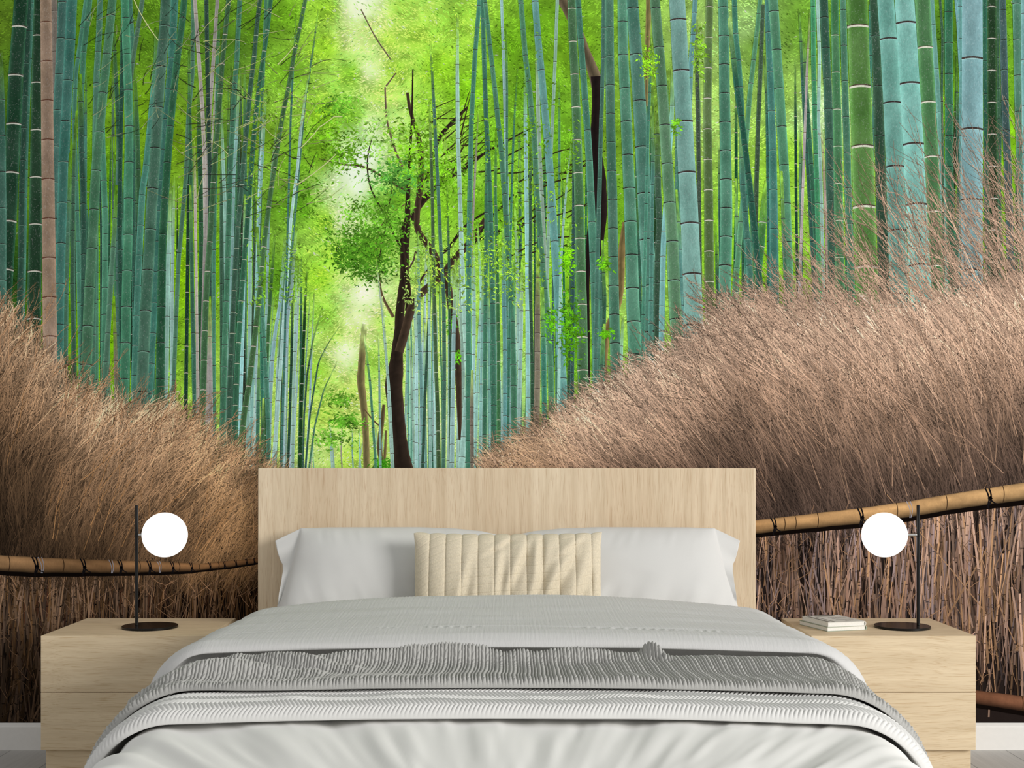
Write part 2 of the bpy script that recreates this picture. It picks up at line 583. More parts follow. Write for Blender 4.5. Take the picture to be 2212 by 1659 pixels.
STALKS = """
e 4 5 40 30|474,60 462,250 449,420 447,500
k 9 9 40 70|244,40 252,200 258,330 262,460
t 9 9 50 70|281,0 287,100 283,125 276,260
k 10 12 70 74|290,130 296,270 300,420 306,600 310,760
t 10 9 60 76|308,0 290,110 283,160 278,300
t 9 9 60 66|186,0 172,100 164,160 160,260 166,420
t 12 12 45 68|194,0 181,110 174,220 176,360 185,480 192,620
k 12 13 110 55|173,160 176,300 180,420 181,560 180,760
k 8 10 150 58|166,240 160,330 158,450 156,620 160,760
t 9 10 60 62|229,330 226,420 229,560 232,700 234,840
t 12 14 100 58|216,90 222,330 228,480 226,700 224,860
t 10 13 100 62|252,400 247,500 240,600 233,720 228,800 224,900
k 7 9 30 50|100,420 103,620 104,760
t 10 13 100 67|150,330 147,450 144,580 140,720 139,860
m 8 9 60 60|246,640 249,740 252,860
k 9 11 40 50|266,0 264,150 260,330 258,480 262,700 264,880
t 10 11 500 72|347,400 342,470 338,540 333,640 331,760 329,880
q 6 9 90 60|377,380 374,500 372,620 371,800 369,930
p 9 11 480 68|368,395 366,500 363,580 361,700 359,830 356,910
t 9 9 40 46|417,0 416,160 407,250 402,380 394,470 386,560 380,700 375,830 372,930
k 7 8 70 44|408,100 410,250 412,330 413,480 415,640 418,820 424,960
t 8 9 500 44|411,400 414,540 416,670 420,800 420,930
k 10 11 130 50|431,180 430,300 434,420 435,540 433,700 431,850 430,960
e 8 9 30 42|421,0 425,60 430,130 437,230 441,320 443,430
e 6 6 440 40|420,300 422,460 424,600 426,740
e 8 7 38 53|470,0 461,130 453,240 450,340 447,430 443,520
k 9 9 60 50|446,0 448,130 450,240 454,400 452,600 456,780 454,960
t 8 8 40 50|474,20 470,130 468,300 464,450 462,600 462,800 464,960
e 10 11 680 48|453,640 453,720 454,820 455,939 456,1010
p 7 9 30 45|478,220 482,350 486,440 488,600
p 7 8 50 42|517,160 511,290 505,380 503,470 500,600 498,760
q 7 8 50 40|529,420 527,560 525,700 520,860 517,1010
p 8 9 60 46|542,330 540,480 540,640 538,800 534,1000
k 6 7 60 45|560,240 564,370 562,480 556,640 554,800
t 7 8 35 44|575,0 570,120 566,240 562,330
q 7 8 220 42|572,195 568,280 562,380 558,480 555,620
p 5 6 260 35|598,260 590,340 583,430 580,500
t 8 8 770 48|561,740 558,840 556,1010
q 8 10 780 50|547,760 547,880 547,1010
p 7 9 510 45|616,510 605,657 594,720 588,782 583,876 580,1010
h 7 8 540 40|594,500 590,560 585,625 580,704 577,780 574,900
t 7 8 560 40|562,600 565,760 567,900 569,1010
t 8 9 530 48|622,500 616,610 608,720 604,813 597,923 593,1010
k 5 6 600 38|633,590 630,760 626,900 622,1010
p 6 7 560 40|641,560 638,700 634,850 632,1010
k 4 6 560 36|652,540 651,640 650,800 646,1010
t 4 5 40 30|688,20 676,110 669,152 659,220
q 5 9 250 44|669,150 658,215 650,281 642,370 635,420 628,480
q 7 8 500 42|641,490 635,560 630,625 622,680 616,782 613,907 611,1010
d 5 9 600 38|664,560 660,640 655,760 651,860 648,1010
k 4 4 620 34|698,660 676,735 663,813 657,900 654,1010
k 3 4 620 34|745,688 707,745 688,782 670,892 660,1010
t 3 4 700 30|730,780 700,840 680,920 668,1010
t 4 5 20 30|640,30 632,170 628,260
p 5 7 230 42|576,190 572,260 566,360 561,440
p 3 5 640 30|813,560 826,680 836,800
p 4 6 640 34|826,640 834,760 842,860
t 5 5 720 34|787,722 800,830 806,920 812,1010
p 4 5 700 34|818,720 820,850 822,1010
b 6 8 480 40|903,500 905,660 910,840 915,1010
q 6 7 500 38|897,600 900,780 899,1010
k 5 7 560 40|934,560 926,700 918,860 913,1010
p 5 6 400 36|925,520 928,740 930,1010
h 6 9 300 42|928,220 934,430 938,650 942,800 946,900 948,1010
t 6 9 150 42|930,90 938,240 946,400 952,530 959,650 960,820 958,1010
k 5 6 300 40|966,400 970,560 972,760 974,1010
p 7 10 640 40|984,560 980,720 978,860 976,1010
e 4 5 230 36|1034,230 1028,340 1022,470 1018,560
p 7 10 480 40|1001,600 1001,760 1003,1010
p 7 8 640 42|1024,500 1024,700 1021,1010
p 6 7 560 36|1032,480 1040,640 1032,800 1026,1010
p 5 6 640 38|1044,560 1040,760 1037,1010
t 8 9 420 40|1052,280 1050,560 1048,760 1046,1010
p 7 12 20 40|989,30 988,150 989,300 992,372 994,440 998,560 1003,690 1010,804
p 9 14 600 43|1010,760 1008,850 1005,892 1001,958 996,1010
t 9 13 60 47|1036,0 1026,121 1018,271 1015,420 1013,540 1012,700 1012,830
m 8 8 840 40|1020,800 1019,900 1020,1010
h 6 9 150 42|1072,280 1070,420 1074,560 1077,760 1077,1010
t 9 13 40 44|1042,-10 1046,130 1050,250 1056,370 1060,470 1064,640 1066,820 1067,1010
q 6 9 60 45|1083,-10 1088,130 1092,280 1096,420 1098,560
p 7 8 500 40|1112,440 1118,600 1122,800 1120,960
p 8 9 420 42|1128,560 1126,700 1122,860 1118,960
h 8 8 760 40|1146,660 1142,780 1138,900 1136,960
t 5 6 60 48|1094,60 1095,200 1095,330
t 9 14 52 46|1046,-10 1053,50 1062,131 1070,202 1075,253 1081,304 1085,354 1089,405 1095,500 1101,590 1106,690 1109,800 1111,990
b 8 10 240 47|1086,480 1089,620 1091,760 1092,990
t 4 6 60 42|1118,150 1112,240 1108,330 1105,430 1103,520
p 8 10 60 47|1134,140 1135,250 1137,400 1139,560 1140,720 1141,940
k 6 8 80 44|1146,260 1146,420 1145,600 1150,800 1150,940
p 8 10 90 46|1158,60 1162,220 1165,320 1170,420 1176,540 1183,650 1188,760
p 7 7 40 47|1204,0 1199,136 1195,230 1190,340 1186,440
t 11 13 8 56|1124,-10 1135,123 1143,184 1148,241 1155,310 1159,409 1167,510 1173,590 1182,680 1189,780 1192,900
m 11 14 640 40|1162,540 1161,690 1161,820 1158,950
t 10 11 620 36|1172,620 1174,740 1176,880
b 14 20 4 74|1155,-10 1162,84 1170,162 1177,240 1184,316 1190,400 1196,500 1204,610 1210,720 1215,830 1218,920
p 4 7 400 44|1236,290 1226,380 1218,470 1212,560 1210,640
k 10 13 600 50|1234,480 1236,640 1232,780 1230,900
h 6 8 560 40|1250,560 1240,700 1234,850
k 7 9 300 46|1238,260 1240,420 1238,560
t 12 20 18 66|1248,-10 1254,80 1259,147 1264,215 1269,283 1273,350 1276,420 1281,535 1286,657 1289,770 1290,860
g 17 24 18 71|1234,-10 1238,100 1242,170 1247,305 1250,400 1253,526 1257,666 1259,800 1262,880
t 8 11 60 65|1304,-10 1303,125 1300,220 1297,320 1295,400 1292,510 1290,580
k 8 10 640 50|1301,520 1306,640 1302,780
t 10 12 640 50|1306,700 1300,780 1298,870
p 7 8 150 46|1346,680 1342,760 1340,860
t 18 23 60 62|1316,-10 1317,127 1319,260 1321,360 1323,420 1326,640 1329,757 1331,850
k 9 10 400 50|1378,380 1380,560 1383,760 1385,830
t 20 31 47 72|1344,-10 1346,120 1350,200 1353,266 1356,345 1360,420 1364,540 1367,660 1370,720 1375,830
t 25 35 18 100|1365,-10 1374,120 1381,220 1387,318 1391,405 1396,500 1402,600 1406,688 1409,790 1411,850
t 6 8 200 60|1408,85 1405,152 1403,210 1400,280
t 8 9 250 50|1407,230 1411,330 1409,420
k 13 15 290 46|1419,240 1421,400 1424,480 1420,600 1420,740
p 10 12 500 54|1452,150 1452,230 1440,420 1433,520 1430,640 1428,780
b 8 9 420 60|1461,410 1467,505 1470,600 1474,720
t 21 28 18 84|1414,-10 1420,70 1428,160 1434,250 1440,340 1446,430 1453,540 1457,640 1463,740 1467,810
k 8 10 40 44|1504,30 1506,150 1509,330 1510,420 1512,640 1516,780
b 10 9 75 47|1502,-10 1497,76 1493,124 1491,184
c 34 42 43 110|1462,-10 1466,60 1471,157 1478,266 1484,380 1488,440 1493,560 1498,680 1502,770 1504,850
g 16 22 14 66|1533,-10 1530,120 1528,250 1530,380 1531,450 1532,600 1534,700 1530,800
t 21 29 16 62|1562,-10 1564,90 1565,200 1567,320 1569,440 1568,520 1566,600 1565,700 1563,800
t 11 13 15 58|1586,-10 1589,75 1596,140 1602,240 1606,320
k 6 7 200 50|1546,480 1550,640 1548,780
t 9 13 30 50|1643,-10 1637,50 1629,120 1620,200 1612,300 1606,420 1597,520 1588,620 1584,740
k 9 10 40 55|1648,10 1643,150 1638,260 1634,400 1632,520
h 17 19 480 52|1657,390 1649,460 1643,530 1636,590 1629,640 1624,720
t 12 14 52 58|1601,240 1604,400 1610,470 1616,540 1620,600 1622,700
k 12 14 65 62|1575,40 1584,120 1592,190 1602,260 1612,340 1620,410 1629,490 1636,560 1643,640 1647,720
k 8 9 200 46|1652,120 1658,240 1660,420 1662,600 1664,720
t 12 22 70 85|1658,-10 1661,100 1665,200 1669,320 1671,450 1672,560 1673,680 1674,760
t 21 20 25 83|1669,-10 1672,30 1677,106 1683,190 1690,300 1696,400
t 8 10 430 42|1688,370 1692,480 1697,600 1704,760
k 7 11 90 48|1726,20 1731,105 1737,230 1743,320 1749,420 1755,530 1760,640 1766,760
k 9 11 80 55|1735,75 1741,190 1747,280 1755,400 1761,500 1767,600 1773,720
e 5 6 106 60|1750,20 1747,80 1743,150
t 10 10 15 53|1756,-10 1757,120 1760,250 1764,390 1767,520
e 5 6 330 40|1772,260 1779,350 1784,480 1788,620
p 7 7 90 50|1766,0 1770,120 1768,260 1774,420
k 18 17 38 66|1779,-10 1783,103 1788,190 1791,300 1793,400 1796,520 1798,680
t 7 8 120 48|1880,10 1881,110 1879,200 1876,300
t 13 17 22 77|1821,-10 1823,100 1826,220 1830,330 1832,420 1835,500 1838,600 1840,700
h 16 22 76 80|1803,-10 1804,75 1806,160 1808,240 1810,340 1811,420 1813,540 1815,660 1816,720
k 17 27 78 108|1886,-10 1891,78 1896,185 1900,300 1903,420 1907,530 1910,640 1912,760
g 44 50 56 130|1851,-10 1853,60 1858,190 1863,318 1866,430 1868,500 1871,570 1874,690 1877,790
b 10 13 55 94|2012,-10 2016,60 2023,160 2029,260 2033,340 2038,440 2043,560 2047,700
k 5 6 100 60|2030,-10 2036,80 2034,200 2036,330
g 33 27 102 118|1992,-10 1998,100 2005,222 2012,338 2017,450 2021,560 2025,700
c 42 48 50 131|1953,-10 1957,53 1965,187 1973,315 1979,440 1985,562 1992,680 1996,780
b 36 42 85 138|1912,-10 1919,86 1927,226 1933,358 1937,484 1942,611 1948,760
k 17 19 26 67|2049,-10 2049,93 2050,230 2050,365 2053,480 2056,600 2058,720
b 6 7 48 60|2064,-10 2069,50 2074,150 2078,230
b 9 9 14 70|2073,-10 2075,85 2077,160 2074,260
k 6 8 80 60|2066,120 2068,260 2070,420 2066,560
k 9 10 60 72|2127,-10 2128,150 2129,300 2131,450 2134,640
c 44 48 127 153|2100,-10 2100,127 2100,281 2099,430 2099,575 2100,700
d 19 22 14 69|2142,-10 2142,155 2143,300 2146,450 2149,600
k 6 8 60 66|2155,-10 2156,150 2158,330 2160,520
k 15 17 22 65|2165,-10 2169,150 2172,260 2176,345 2180,460 2184,600
t 19 16 8 78|2196,-10 2198,100 2201,250 2204,340 2208,480
c 14 18 30 100|2212,-10 2213,140 2216,330 2220,520
t 18 24 60 90|2246,-10 2248,200 2252,520
g 30 34 40 115|2290,-10 2292,200 2296,520
b 30 36 70 120|2344,-10 2342,200 2340,520
k 20 26 30 80|2396,-10 2400,200 2406,520
t 26 30 50 100|2440,-10 2440,200 2442,520
p 3 5 160 44|2,120 5,300 8,560
m 14 9 24 88|117,-10 119,100 121,200 121,300 121,400 121,460
t 8 9 67 60|70,-10 66,100 62,200 57,330 54,470 50,690
t 20 20 5 78|136,-10 133,80 129,160 125,240 121,330
k 12 14 67 70|63,-10 60,90 54,230 48,400 46,560 43,680 42,760
t 13 13 44 68|217,-10 214,80 209,160 207,260
t 13 15 32 65|338,60 338,130 327,250 315,367 308,410 299,582 294,727 290,860
t 16 14 60 66|378,-10 371,130 362,230 353,330 347,400
d 20 33 76 102|84,-10 82,76 80,178 79,281 78,385 77,486 75,587 74,683 72,780
d 31 33 57 105|47,-10 42,60 34,163 30,268 25,372 20,473 14,573 8,671 2,780
t 20 20 60 78|0,110 2,300 4,420 4,560
k 24 30 40 104|-40,-10 -46,240 -54,500 -60,700
t 20 26 60 90|-100,-10 -104,240 -110,500 -112,700
d 30 34 30 110|-168,-10 -170,240 -176,500 -178,700
t 22 26 30 90|-230,-10 -232,240 -236,500 -238,700
t 17 22 39 78|269,-10 271,39 274,117 277,195 279,273 279,351 278,430 277,500 275,576 273,650 272,720 270,790 268,870
t 23 18 86 88|156,-10 152,86 147,175 142,267 137,354 135,443 132,529 130,616 129,702 128,800
n 24 32 48 85|99,-10 100,48 101,137 102,223 103,306 104,391 105,473 106,556 107,635 108,713 109,789 109,850
t 18 25 33 84|244,-10 240,33 232,116 223,201 215,286 207,373 203,462 198,549 193,637 190,720 186,801 183,880
k 14 20 39 78|399,-10 395,39 384,116 376,194 368,272 362,350 357,425 352,499 350,570 349,640 348,708 347,775 346,850 344,940
t 22 26 56 88|359,-10 356,56 348,147 341,238 336,328 330,415 325,500 320,585 315,665 311,745 308,820 306,900
t 10 13 40 47|519,-10 515,60 512,130 506,200 502,280 498,360 496,420 494,500 491,600 486,735 483,845 480,960
h 9 13 30 46|563,-10 555,56 549,127 541,190 534,270 527,340 521,420 513,500 508,594 502,720 499,782 496,876 494,980
h 9 12 65 45|586,-10 578,63 565,152 555,228 548,304 541,390 532,516 526,580 520,660 516,730 511,815 508,900 506,1000
t 8 10 509 44|556,490 558,540 566,657 571,751 577,845 580,939 579,1010
h 7 9 880 46|569,860 568,920 566,1010
g 10 14 10 64|495,-10 487,70 480,140 475,208 471,271 465,334 460,410 455,500 449,584 445,660 442,740 438,870 435,960
g 8 13 60 43|662,-10 646,68 634,127 624,187 611,248 598,329 586,408 570,532 559,656 548,750 539,825 528,890 521,960
"""
BIG = 95      # so many stalks, the largest ones, are kept as parts of their own


def stalk_rows(pts, y0, sp):
    P = np.array(pts, float)
    ya, yb = P[0, 1], P[-1, 1]
    nodes = []
    y = y0
    while y - sp > ya: y -= sp
    if y < ya: y += sp
    while y < yb - 2:
        nodes.append(y)
        y += sp
    ys = [ya, yb]
    for q in np.arange(ya, yb, max(7, sp / 5.0)): ys.append(q)
    for q in nodes: ys += [q - 2.2, q + 0.3, q + 3.5, q + sp * 0.12]
    ys = np.unique(np.clip(np.array(ys), ya, yb))
    # smooth centre line through the points
    xs = np.interp(ys, P[:, 1], P[:, 0])
    if len(P) > 2:
        for s in (-9, 9): xs = xs + np.interp(np.clip(ys + s, ya, yb), P[:, 1], P[:, 0])
        xs /= 3.0
    return ys, xs, nodes


TOPS = []     # where stalks run up into the leaves


def paint_stalk(k, spec, depth, rng):
    head, pts = spec.split('|')
    typ, w0, w1, y0, sp = head.split()
    w0, w1, y0, sp = float(w0), float(w1), float(y0), float(sp)
    pts = [tuple(map(float, p.split(','))) for p in pts.split()]
    xe, ye = pts[-1]
    foot = 1016.0 if 556 < xe < 1060 else (l_top(xe) if xe < VX else r_top(xe)) + 70
    if ye < foot - 5:
        sl = (xe - pts[-2][0]) / (ye - pts[-2][1])
        pts.append((xe + sl * 0.6 * (foot - ye), foot))
    ys, xs, nodes = stalk_rows(pts, y0, sp)
    base, rim, ringc, powder = T_COL[typ]
    base = np.array(base, float) * rng.uniform(0.90, 1.08) + rng.normal(0, 1, 3) * np.array([6, 4, 5])
    t = (ys - ys[0]) / (ys[-1] - ys[0])
    w = w0 + (w1 - w0) * t
    u = np.array([-1, -.9, -.62, -.2, .25, .66, .92, 1.0])
    side = rng.uniform(-0.05, 0.05)
    prof = np.array([rim, 1 + (rim - 1) * .55, 1.0, .93, .94, 1.0, 1 + (rim - 1) * .6, rim * 1.02]) + side * u
    X = xs[:, None] + w[:, None] / 2 * u[None, :]
    Y = ys[:, None] + 0 * u[None, :] - (1 - u[None, :] ** 2) * w[:, None] * 0.04
    # position inside the joint: 0 just below a ring, 1 just above the next
    f = np.mod(ys - y0, sp) / sp
    mul = 1.0 + 0.10 * np.exp(-f / 0.12) - 0.08 * np.exp(-(1 - f) / 0.06) + 0.05 * (f - 0.5)
    jn = np.floor((ys - y0) / sp).astype(int)
    mul = mul * (1 + 0.05 * np.sin(jn * 12.9898 + y0))
    big = np.clip((w - 6) / 14, 0, 1)
    C = base[None, None, :] * prof[None, :, None] * mul[:, None, None]
    # waxy bloom drifts towards blue-grey on the upper stems, green near the foot
    drift = fbm(ys / 70.0 + y0, np.full_like(ys, w0), 5, 2) - 0.5
    C = C + (drift * 22 * big)[:, None, None] * np.array([0.9, 0.75, 0.82])
    top_fade = ys[0] > 12
    if top_fade:
        f_ = np.clip((ys - ys[0]) / np.minimum(140, (ys[-1] - ys[0]) * .4), 0, 1)[:, None, None] ** 0.8
        leafy = canopy_col(X, Y) * (0.55 + 0.8 * fbm(X / 7, Y / 7, 23, 2))[..., None]
        C = C * f_ + leafy * (1 - f_)
        w_ = 0.6 + 0.4 * f_[:, :, 0]
        TOPS.append((xs[0], ys[0]))
        X = xs[:, None] + (X - xs[:, None]) * w_
    k.grid(X, Y, depth, C)
    for yn in nodes:
        if top_fade and yn < ys[0] + 45: continue
        xn, wn = np.interp(yn, ys, xs), np.interp(yn, ys, w)
        uu = np.linspace(-1.03, 1.03, 9 if wn > 12 else 5)
        arc = -(1 - np.minimum(uu ** 2, 1)) * wn * 0.075 + rng.uniform(-.3, .3)
        th = max(1.3, 0.085 * wn) if typ not in 'dgh' else max(0.9, 0.05 * wn)
        tw = max(0.9, 0.05 * wn) if typ not in 'dgh' else max(1.4, 0.10 * wn)
        slope = (np.interp(yn + 12, ys, xs) - np.interp(yn - 12, ys, xs)) / 24.0
        px = xn + uu * wn / 2
        py = yn + arc - slope * uu * wn / 2
        edge = (0.75 + 0.25 * (1 - uu ** 2))[None, :, None]
        k.grid(np.stack([px, px]), np.stack([py + th * .3, py + th * .3 + tw]), depth + 0.18,
               np.broadcast_to(np.array(powder, float), (2, len(uu), 3)) * (0.9 + 0.1 * edge))
        k.grid(np.stack([px, px]), np.stack([py - th * .6, py + th * .45]), depth + 0.34,
               np.broadcast_to(np.array(ringc, float), (2, len(uu), 3)) * (1.25 - 0.25 * edge))


def paint_stalks(mat, mural):
    lines = [l for l in STALKS.strip().split('\n')]
    size = []
    for i, l in enumerate(lines):
        h, p = l.split('|')
        h = h.split()
        pp = p.split()
        ln = float(pp[-1].split(',')[1]) - float(pp[0].split(',')[1])
        x = float(pp[0].split(',')[0])
        inside = 1.0 if -15 < x < 2225 else 0.0
        size.append(inside * (float(h[1]) + float(h[2])) * ln)
    order = np.argsort(-np.array(size))
    named = set(order[:BIG].tolist())
    far = Ink()
    rng = np.random.default_rng(4)
    # thin far stalks that nobody could count, between and behind the others
    spans = [(872, 1120, 34, 470, 640), (540, 668, 16, 560, 720), (130, 560, 70, 120, 420), (1120, 1660, 38, 150, 420), (1660, 2212, 36, 60, 340),
             (2212, 2450, 10, 0, 200), (-250, 0, 12, 0, 200), (664, 830, 16, 900, 960), (850, 1110, 20, 640, 800)]
    n = 0
    for (xa, xb, cnt, ya, yb) in spans:
        for _ in range(cnt):
            x = rng.uniform(xa, xb)
            top = rng.uniform(ya, yb)
            lean = rng.normal(0, 7) + (12 if xa == 540 else 0)
            if 850 <= xa < 1111: typ, w = rng.choice(list('ppqqbt')), rng.uniform(3.5, 7)
            elif xa == 540: typ, w = rng.choice(list('pqtbk')), rng.uniform(3, 6)
            elif xa == 664: typ, w = rng.choice(list('pqe')), rng.uniform(2, 3.5)
            else: typ, w = rng.choice(list('kkhtdt')), rng.uniform(4.5, 9)
            sp = 30 + w * 3.2 if w > 4 else 26
            pts = [(x + lean * s + rng.normal(0, 1), top + (1010 - top) * (1 - s)) for s in (1, .66, .33, 0)]
            paint_stalk(far, f"{typ} {w*.85:.1f} {w:.1f} {rng.uniform(0,60):.0f} {sp:.0f}|" + ' '.join(f'{a:.1f},{b:.1f}' for a, b in pts), 16 + n * 0.06, rng)
            n += 1
    for i, l in enumerate(lines):
        depth = 36 + i * (110.0 / len(lines))
        if i in named:
            k = Ink()
            paint_stalk(k, l, depth, rng)
            o = k.build('bamboo_stalk', mat, mural)
            if l[0] == 'n': o['label'] = 'pale tan bamboo stalk'
            elif l[0] == 'd': o['label'] = 'dark green bamboo stalk with white rings'
            elif l[0] == 'g': o['label'] = 'olive green bamboo stalk with white rings'
            elif l[0] == 'e': o['label'] = 'dry grey bamboo stalk'
        else:
            paint_stalk(far, l, depth, rng)
    o = far.build('distant_bamboo', mat, mural)
    o['kind'] = 'stuff'


def paint_limb(k, pts, col, depth, rim=1.35, dark=0.75, fade=0):
    """pts: x, y, width -- a bark coloured limb with a soft rim."""
    P = np.array(pts, float)
    d = np.r_[0, np.cumsum(np.hypot(*np.diff(P[:, :2], axis=0).T))]
    s = np.linspace(0, d[-1], max(6, int(d[-1] / 7)))
    x, y, w = (np.interp(s, d, P[:, i]) for i in range(3))
    ker = np.ones(5) / 5
    if len(s) > 9:
        for a in (x, y, w): a[2:-2] = np.convolve(a, ker, 'valid')
    tx, ty = np.gradient(x), np.gradient(y)
    L = np.hypot(tx, ty) + 1e-6
    nx, ny = -ty / L, tx / L
    u = np.array([-1, -.75, -.3, .2, .65, 1.0])
    wob = 1 + 0.12 * (vnoise(s / 16, s * 0, int(P[0, 0]) % 50) - .5)
    X = x[:, None] + nx[:, None] * u * (w * wob)[:, None] / 2
    Y = y[:, None] + ny[:, None] * u * (w * wob)[:, None] / 2
    prof = np.array([rim, 1.1, .9, dark, .9, 1.15])
    m = 0.82 + 0.36 * fbm(np.repeat(s[:, None], 6, 1) / 9, u[None, :] * 3 + 0 * s[:, None], 8, 3)
    C = np.array(col, float) * prof[None, :, None] * m[..., None]
    if fade:
        f_ = np.clip(s / fade, 0, 1)[:, None, None]
        C = C * f_ + canopy_col(X, Y) * (0.6 + 0.7 * fbm(X / 7, Y / 7, 23, 2))[..., None] * (1 - f_)
    k.grid(X, Y, depth, C)


def paint_trees(mat, mural):
    bark, dk = (72, 58, 46), (50, 40, 33)
    k = Ink()   # pale straight trunk far down the path
    paint_limb(k, [(788, 700, 11), (786, 716, 13), (781, 790, 15), (779, 826, 18), (784, 860, 15), (788, 900, 14), (791, 950, 14), (792, 1014, 13)], (128, 118, 78), 33, fade=70)
    k.build('tree_trunk', mat, mural)['label'] = 'pale straight trunk far down the path'
    k = Ink()   # slim crooked trunk beside the main tree
    paint_limb(k, [(829, 874, 6), (826, 910, 9), (820, 950, 10), (819, 975, 11), (827, 1004, 10), (829, 1014, 9)], (98, 84, 58), 33)
    paint_limb(k, [(834, 930, 5), (832, 975, 6), (830, 1000, 6)], (120, 104, 72), 32.8)
    paint_limb(k, [(787, 884, 2.5), (800, 900, 3), (812, 914, 3.5), (821, 920, 3)], (110, 88, 66), 33.2)
    k.build('tree_trunk', mat, mural)['label'] = 'slim crooked trunk beside the dark tree'
    # second trunk, winding behind the stalks
    k = Ink()
    paint_limb(k, [(880, 200, 6), (885, 235, 7), (894, 265, 8), (902, 290, 10), (907, 310, 12), (910, 340, 13), (911, 380, 14), (906, 420, 13), (901, 450, 13), (900, 496, 13), (912, 514, 13),
                   (930, 537, 15), (942, 557, 16), (955, 590, 16), (968, 615, 16), (973, 653, 16), (980, 691, 17), (985, 729, 18), (988, 780, 16), (991, 820, 14), (992, 870, 12), (993, 920, 8), (993, 950, 5)], bark, 34)
    paint_limb(k, [(1130, 285, 3), (1090, 308, 4), (1046, 330, 6), (1010, 362, 8), (975, 380, 8), (950, 400, 10), (925, 420, 14), (905, 445, 13), (888, 475, 12)], dk, 33.6)
    paint_limb(k, [(1056, 455, 4), (1010, 482, 5), (990, 506, 7), (968, 540, 7), (950, 550, 6)], dk, 33.5)
    paint_limb(k, [(1010, 232, 5), (985, 255, 7), (962, 280, 8), (945, 300, 9), (935, 350, 9), (920, 395, 10)], dk, 33.5)
    k.build('tree_trunk', mat, mural)['label'] = 'winding brown second trunk'
    # main dark tree
    k = Ink()
    paint_limb(k, [(892, 150, 3), (890, 250, 4), (886, 330, 6), (882, 400, 9), (881, 440, 11), (880, 480, 14), (876, 520, 17), (874, 560, 18), (874, 600, 19), (868, 640, 19), (863, 680, 19), (862, 720, 20),
                   (858, 760, 26), (856, 790, 30), (852, 815, 38), (850, 830, 38), (852, 855, 37), (855, 880, 34), (858, 912, 34), (863, 950, 32), (866, 975, 34), (869, 1000, 41), (870, 1014, 46)], dk, 36, 1.6)
    paint_limb(k, [(876, 480, 8), (868, 500, 10), (868, 530, 10), (872, 570, 12), (881, 610, 11), (884, 650, 12), (880, 672, 12)], (50, 40, 32), 36.4)
    paint_limb(k, [(1060, 455, 8), (1046, 476, 10), (1031, 500, 11), (1006, 534, 12), (990, 547, 13), (970, 575, 15), (958, 592, 15), (932, 615, 15), (907, 635, 16), (893, 652, 17), (884, 680, 19), (874, 720, 19), (862, 760, 20)], bark, 36.6)
    paint_limb(k, [(1110, 420, 4), (1085, 446, 5), (1060, 470, 6), (1026, 520, 6), (1005, 535, 7)], dk, 35.8)
    paint_limb(k, [(1140, 480, 4), (1085, 496, 6), (1046, 512, 7), (1020, 528, 7), (1000, 545, 7)], dk, 35.7)
    paint_limb(k, [(934, 572, 4), (922, 585, 4.5), (905, 610, 5), (895, 640, 6)], bark, 36.7)
    paint_limb(k, [(850, 685, 7), (836, 660, 6), (826, 643, 5), (820, 615, 5), (817, 582, 5), (813, 557, 4.5), (813, 520, 5), (815, 506, 4), (824, 486, 3), (838, 466, 2.5), (876, 440, 2)], (110, 92, 66), 36.3)
    paint_limb(k, [(817, 575, 3), (821, 545, 3), (830, 514, 3), (836, 463, 2.5), (848, 405, 2)], dk, 36.2)
    paint_limb(k, [(866, 535, 5), (854, 511, 5), (838, 481, 4.5), (828, 458, 4), (811, 430, 3.5), (798, 400, 3), (793, 362, 3), (795, 330, 2.5), (803, 300, 2)], dk, 36.2)
    paint_limb(k, [(690, 343, 2), (715, 349, 3), (742, 357, 3.5), (768, 356, 4), (793, 362, 4.5), (825, 380, 4.5), (850, 397, 5), (878, 412, 5)], (84, 70, 52), 36.1)
    paint_limb(k, [(832, 188, 3.5), (833, 228, 4), (836, 266, 4), (844, 291, 4.5), (850, 316, 5), (862, 345, 5), (872, 365, 5)], (120, 106, 84), 36.0)
    paint_limb(k, [(855, 158, 3), (845, 172, 3), (834, 186, 4)], (120, 106, 84), 36.0)
    paint_limb(k, [(780, 20, 2.5), (800, 60, 2.5), (815, 88, 3), (830, 108, 3), (845, 130, 2.5)], (120, 110, 84), 36.0)
    paint_limb(k, [(786, 536, 2), (800, 533, 3), (815, 525, 3), (840, 530, 5), (846, 522, 3.5)], (96, 80, 58), 36.5)
    paint_limb(k, [(884, 580, 3.5), (894, 562, 4), (898, 540, 3), (905, 560, 2)], (88, 74, 60), 36.5)
    k.build('tree_trunk', mat, mural)['label'] = 'dark forked tree at the middle of the grove'
    # dark thick trunk and olive trunk among the right-hand stalks
    k = Ink()
    paint_limb(k, [(1206, -20, 22), (1222, 12, 22), (1238, 45, 22), (1255, 80, 17), (1262, 100, 16), (1270, 125, 20), (1280, 150, 24), (1288, 172, 24), (1289, 195, 21)], (104, 92, 72), 38)
    paint_limb(k, [(1288, 165, 24), (1289, 190, 22), (1289, 230, 20), (1286, 280, 20), (1288, 330, 22), (1294, 380, 30), (1297, 420, 28), (1300, 470, 22), (1296, 510, 18), (1292, 560, 12), (1288, 620, 6)], (36, 28, 27), 38.3)
    paint_limb(k, [(1290, 420, 20), (1280, 470, 14), (1271, 520, 10), (1269, 620, 9), (1270, 830, 9)], (36, 28, 27), 38.2)
    k.build('tree_trunk', mat, mural)['label'] = 'dark trunk among the green stalks'
    k = Ink()
    paint_limb(k, [(1402, -20, 12), (1400, 60, 11), (1397, 150, 9), (1396, 230, 6)], (132, 122, 78), 38)
    k.build('tree_trunk', mat, mural)['label'] = 'olive trunk glimpsed at the top of the grove'
    k = Ink()
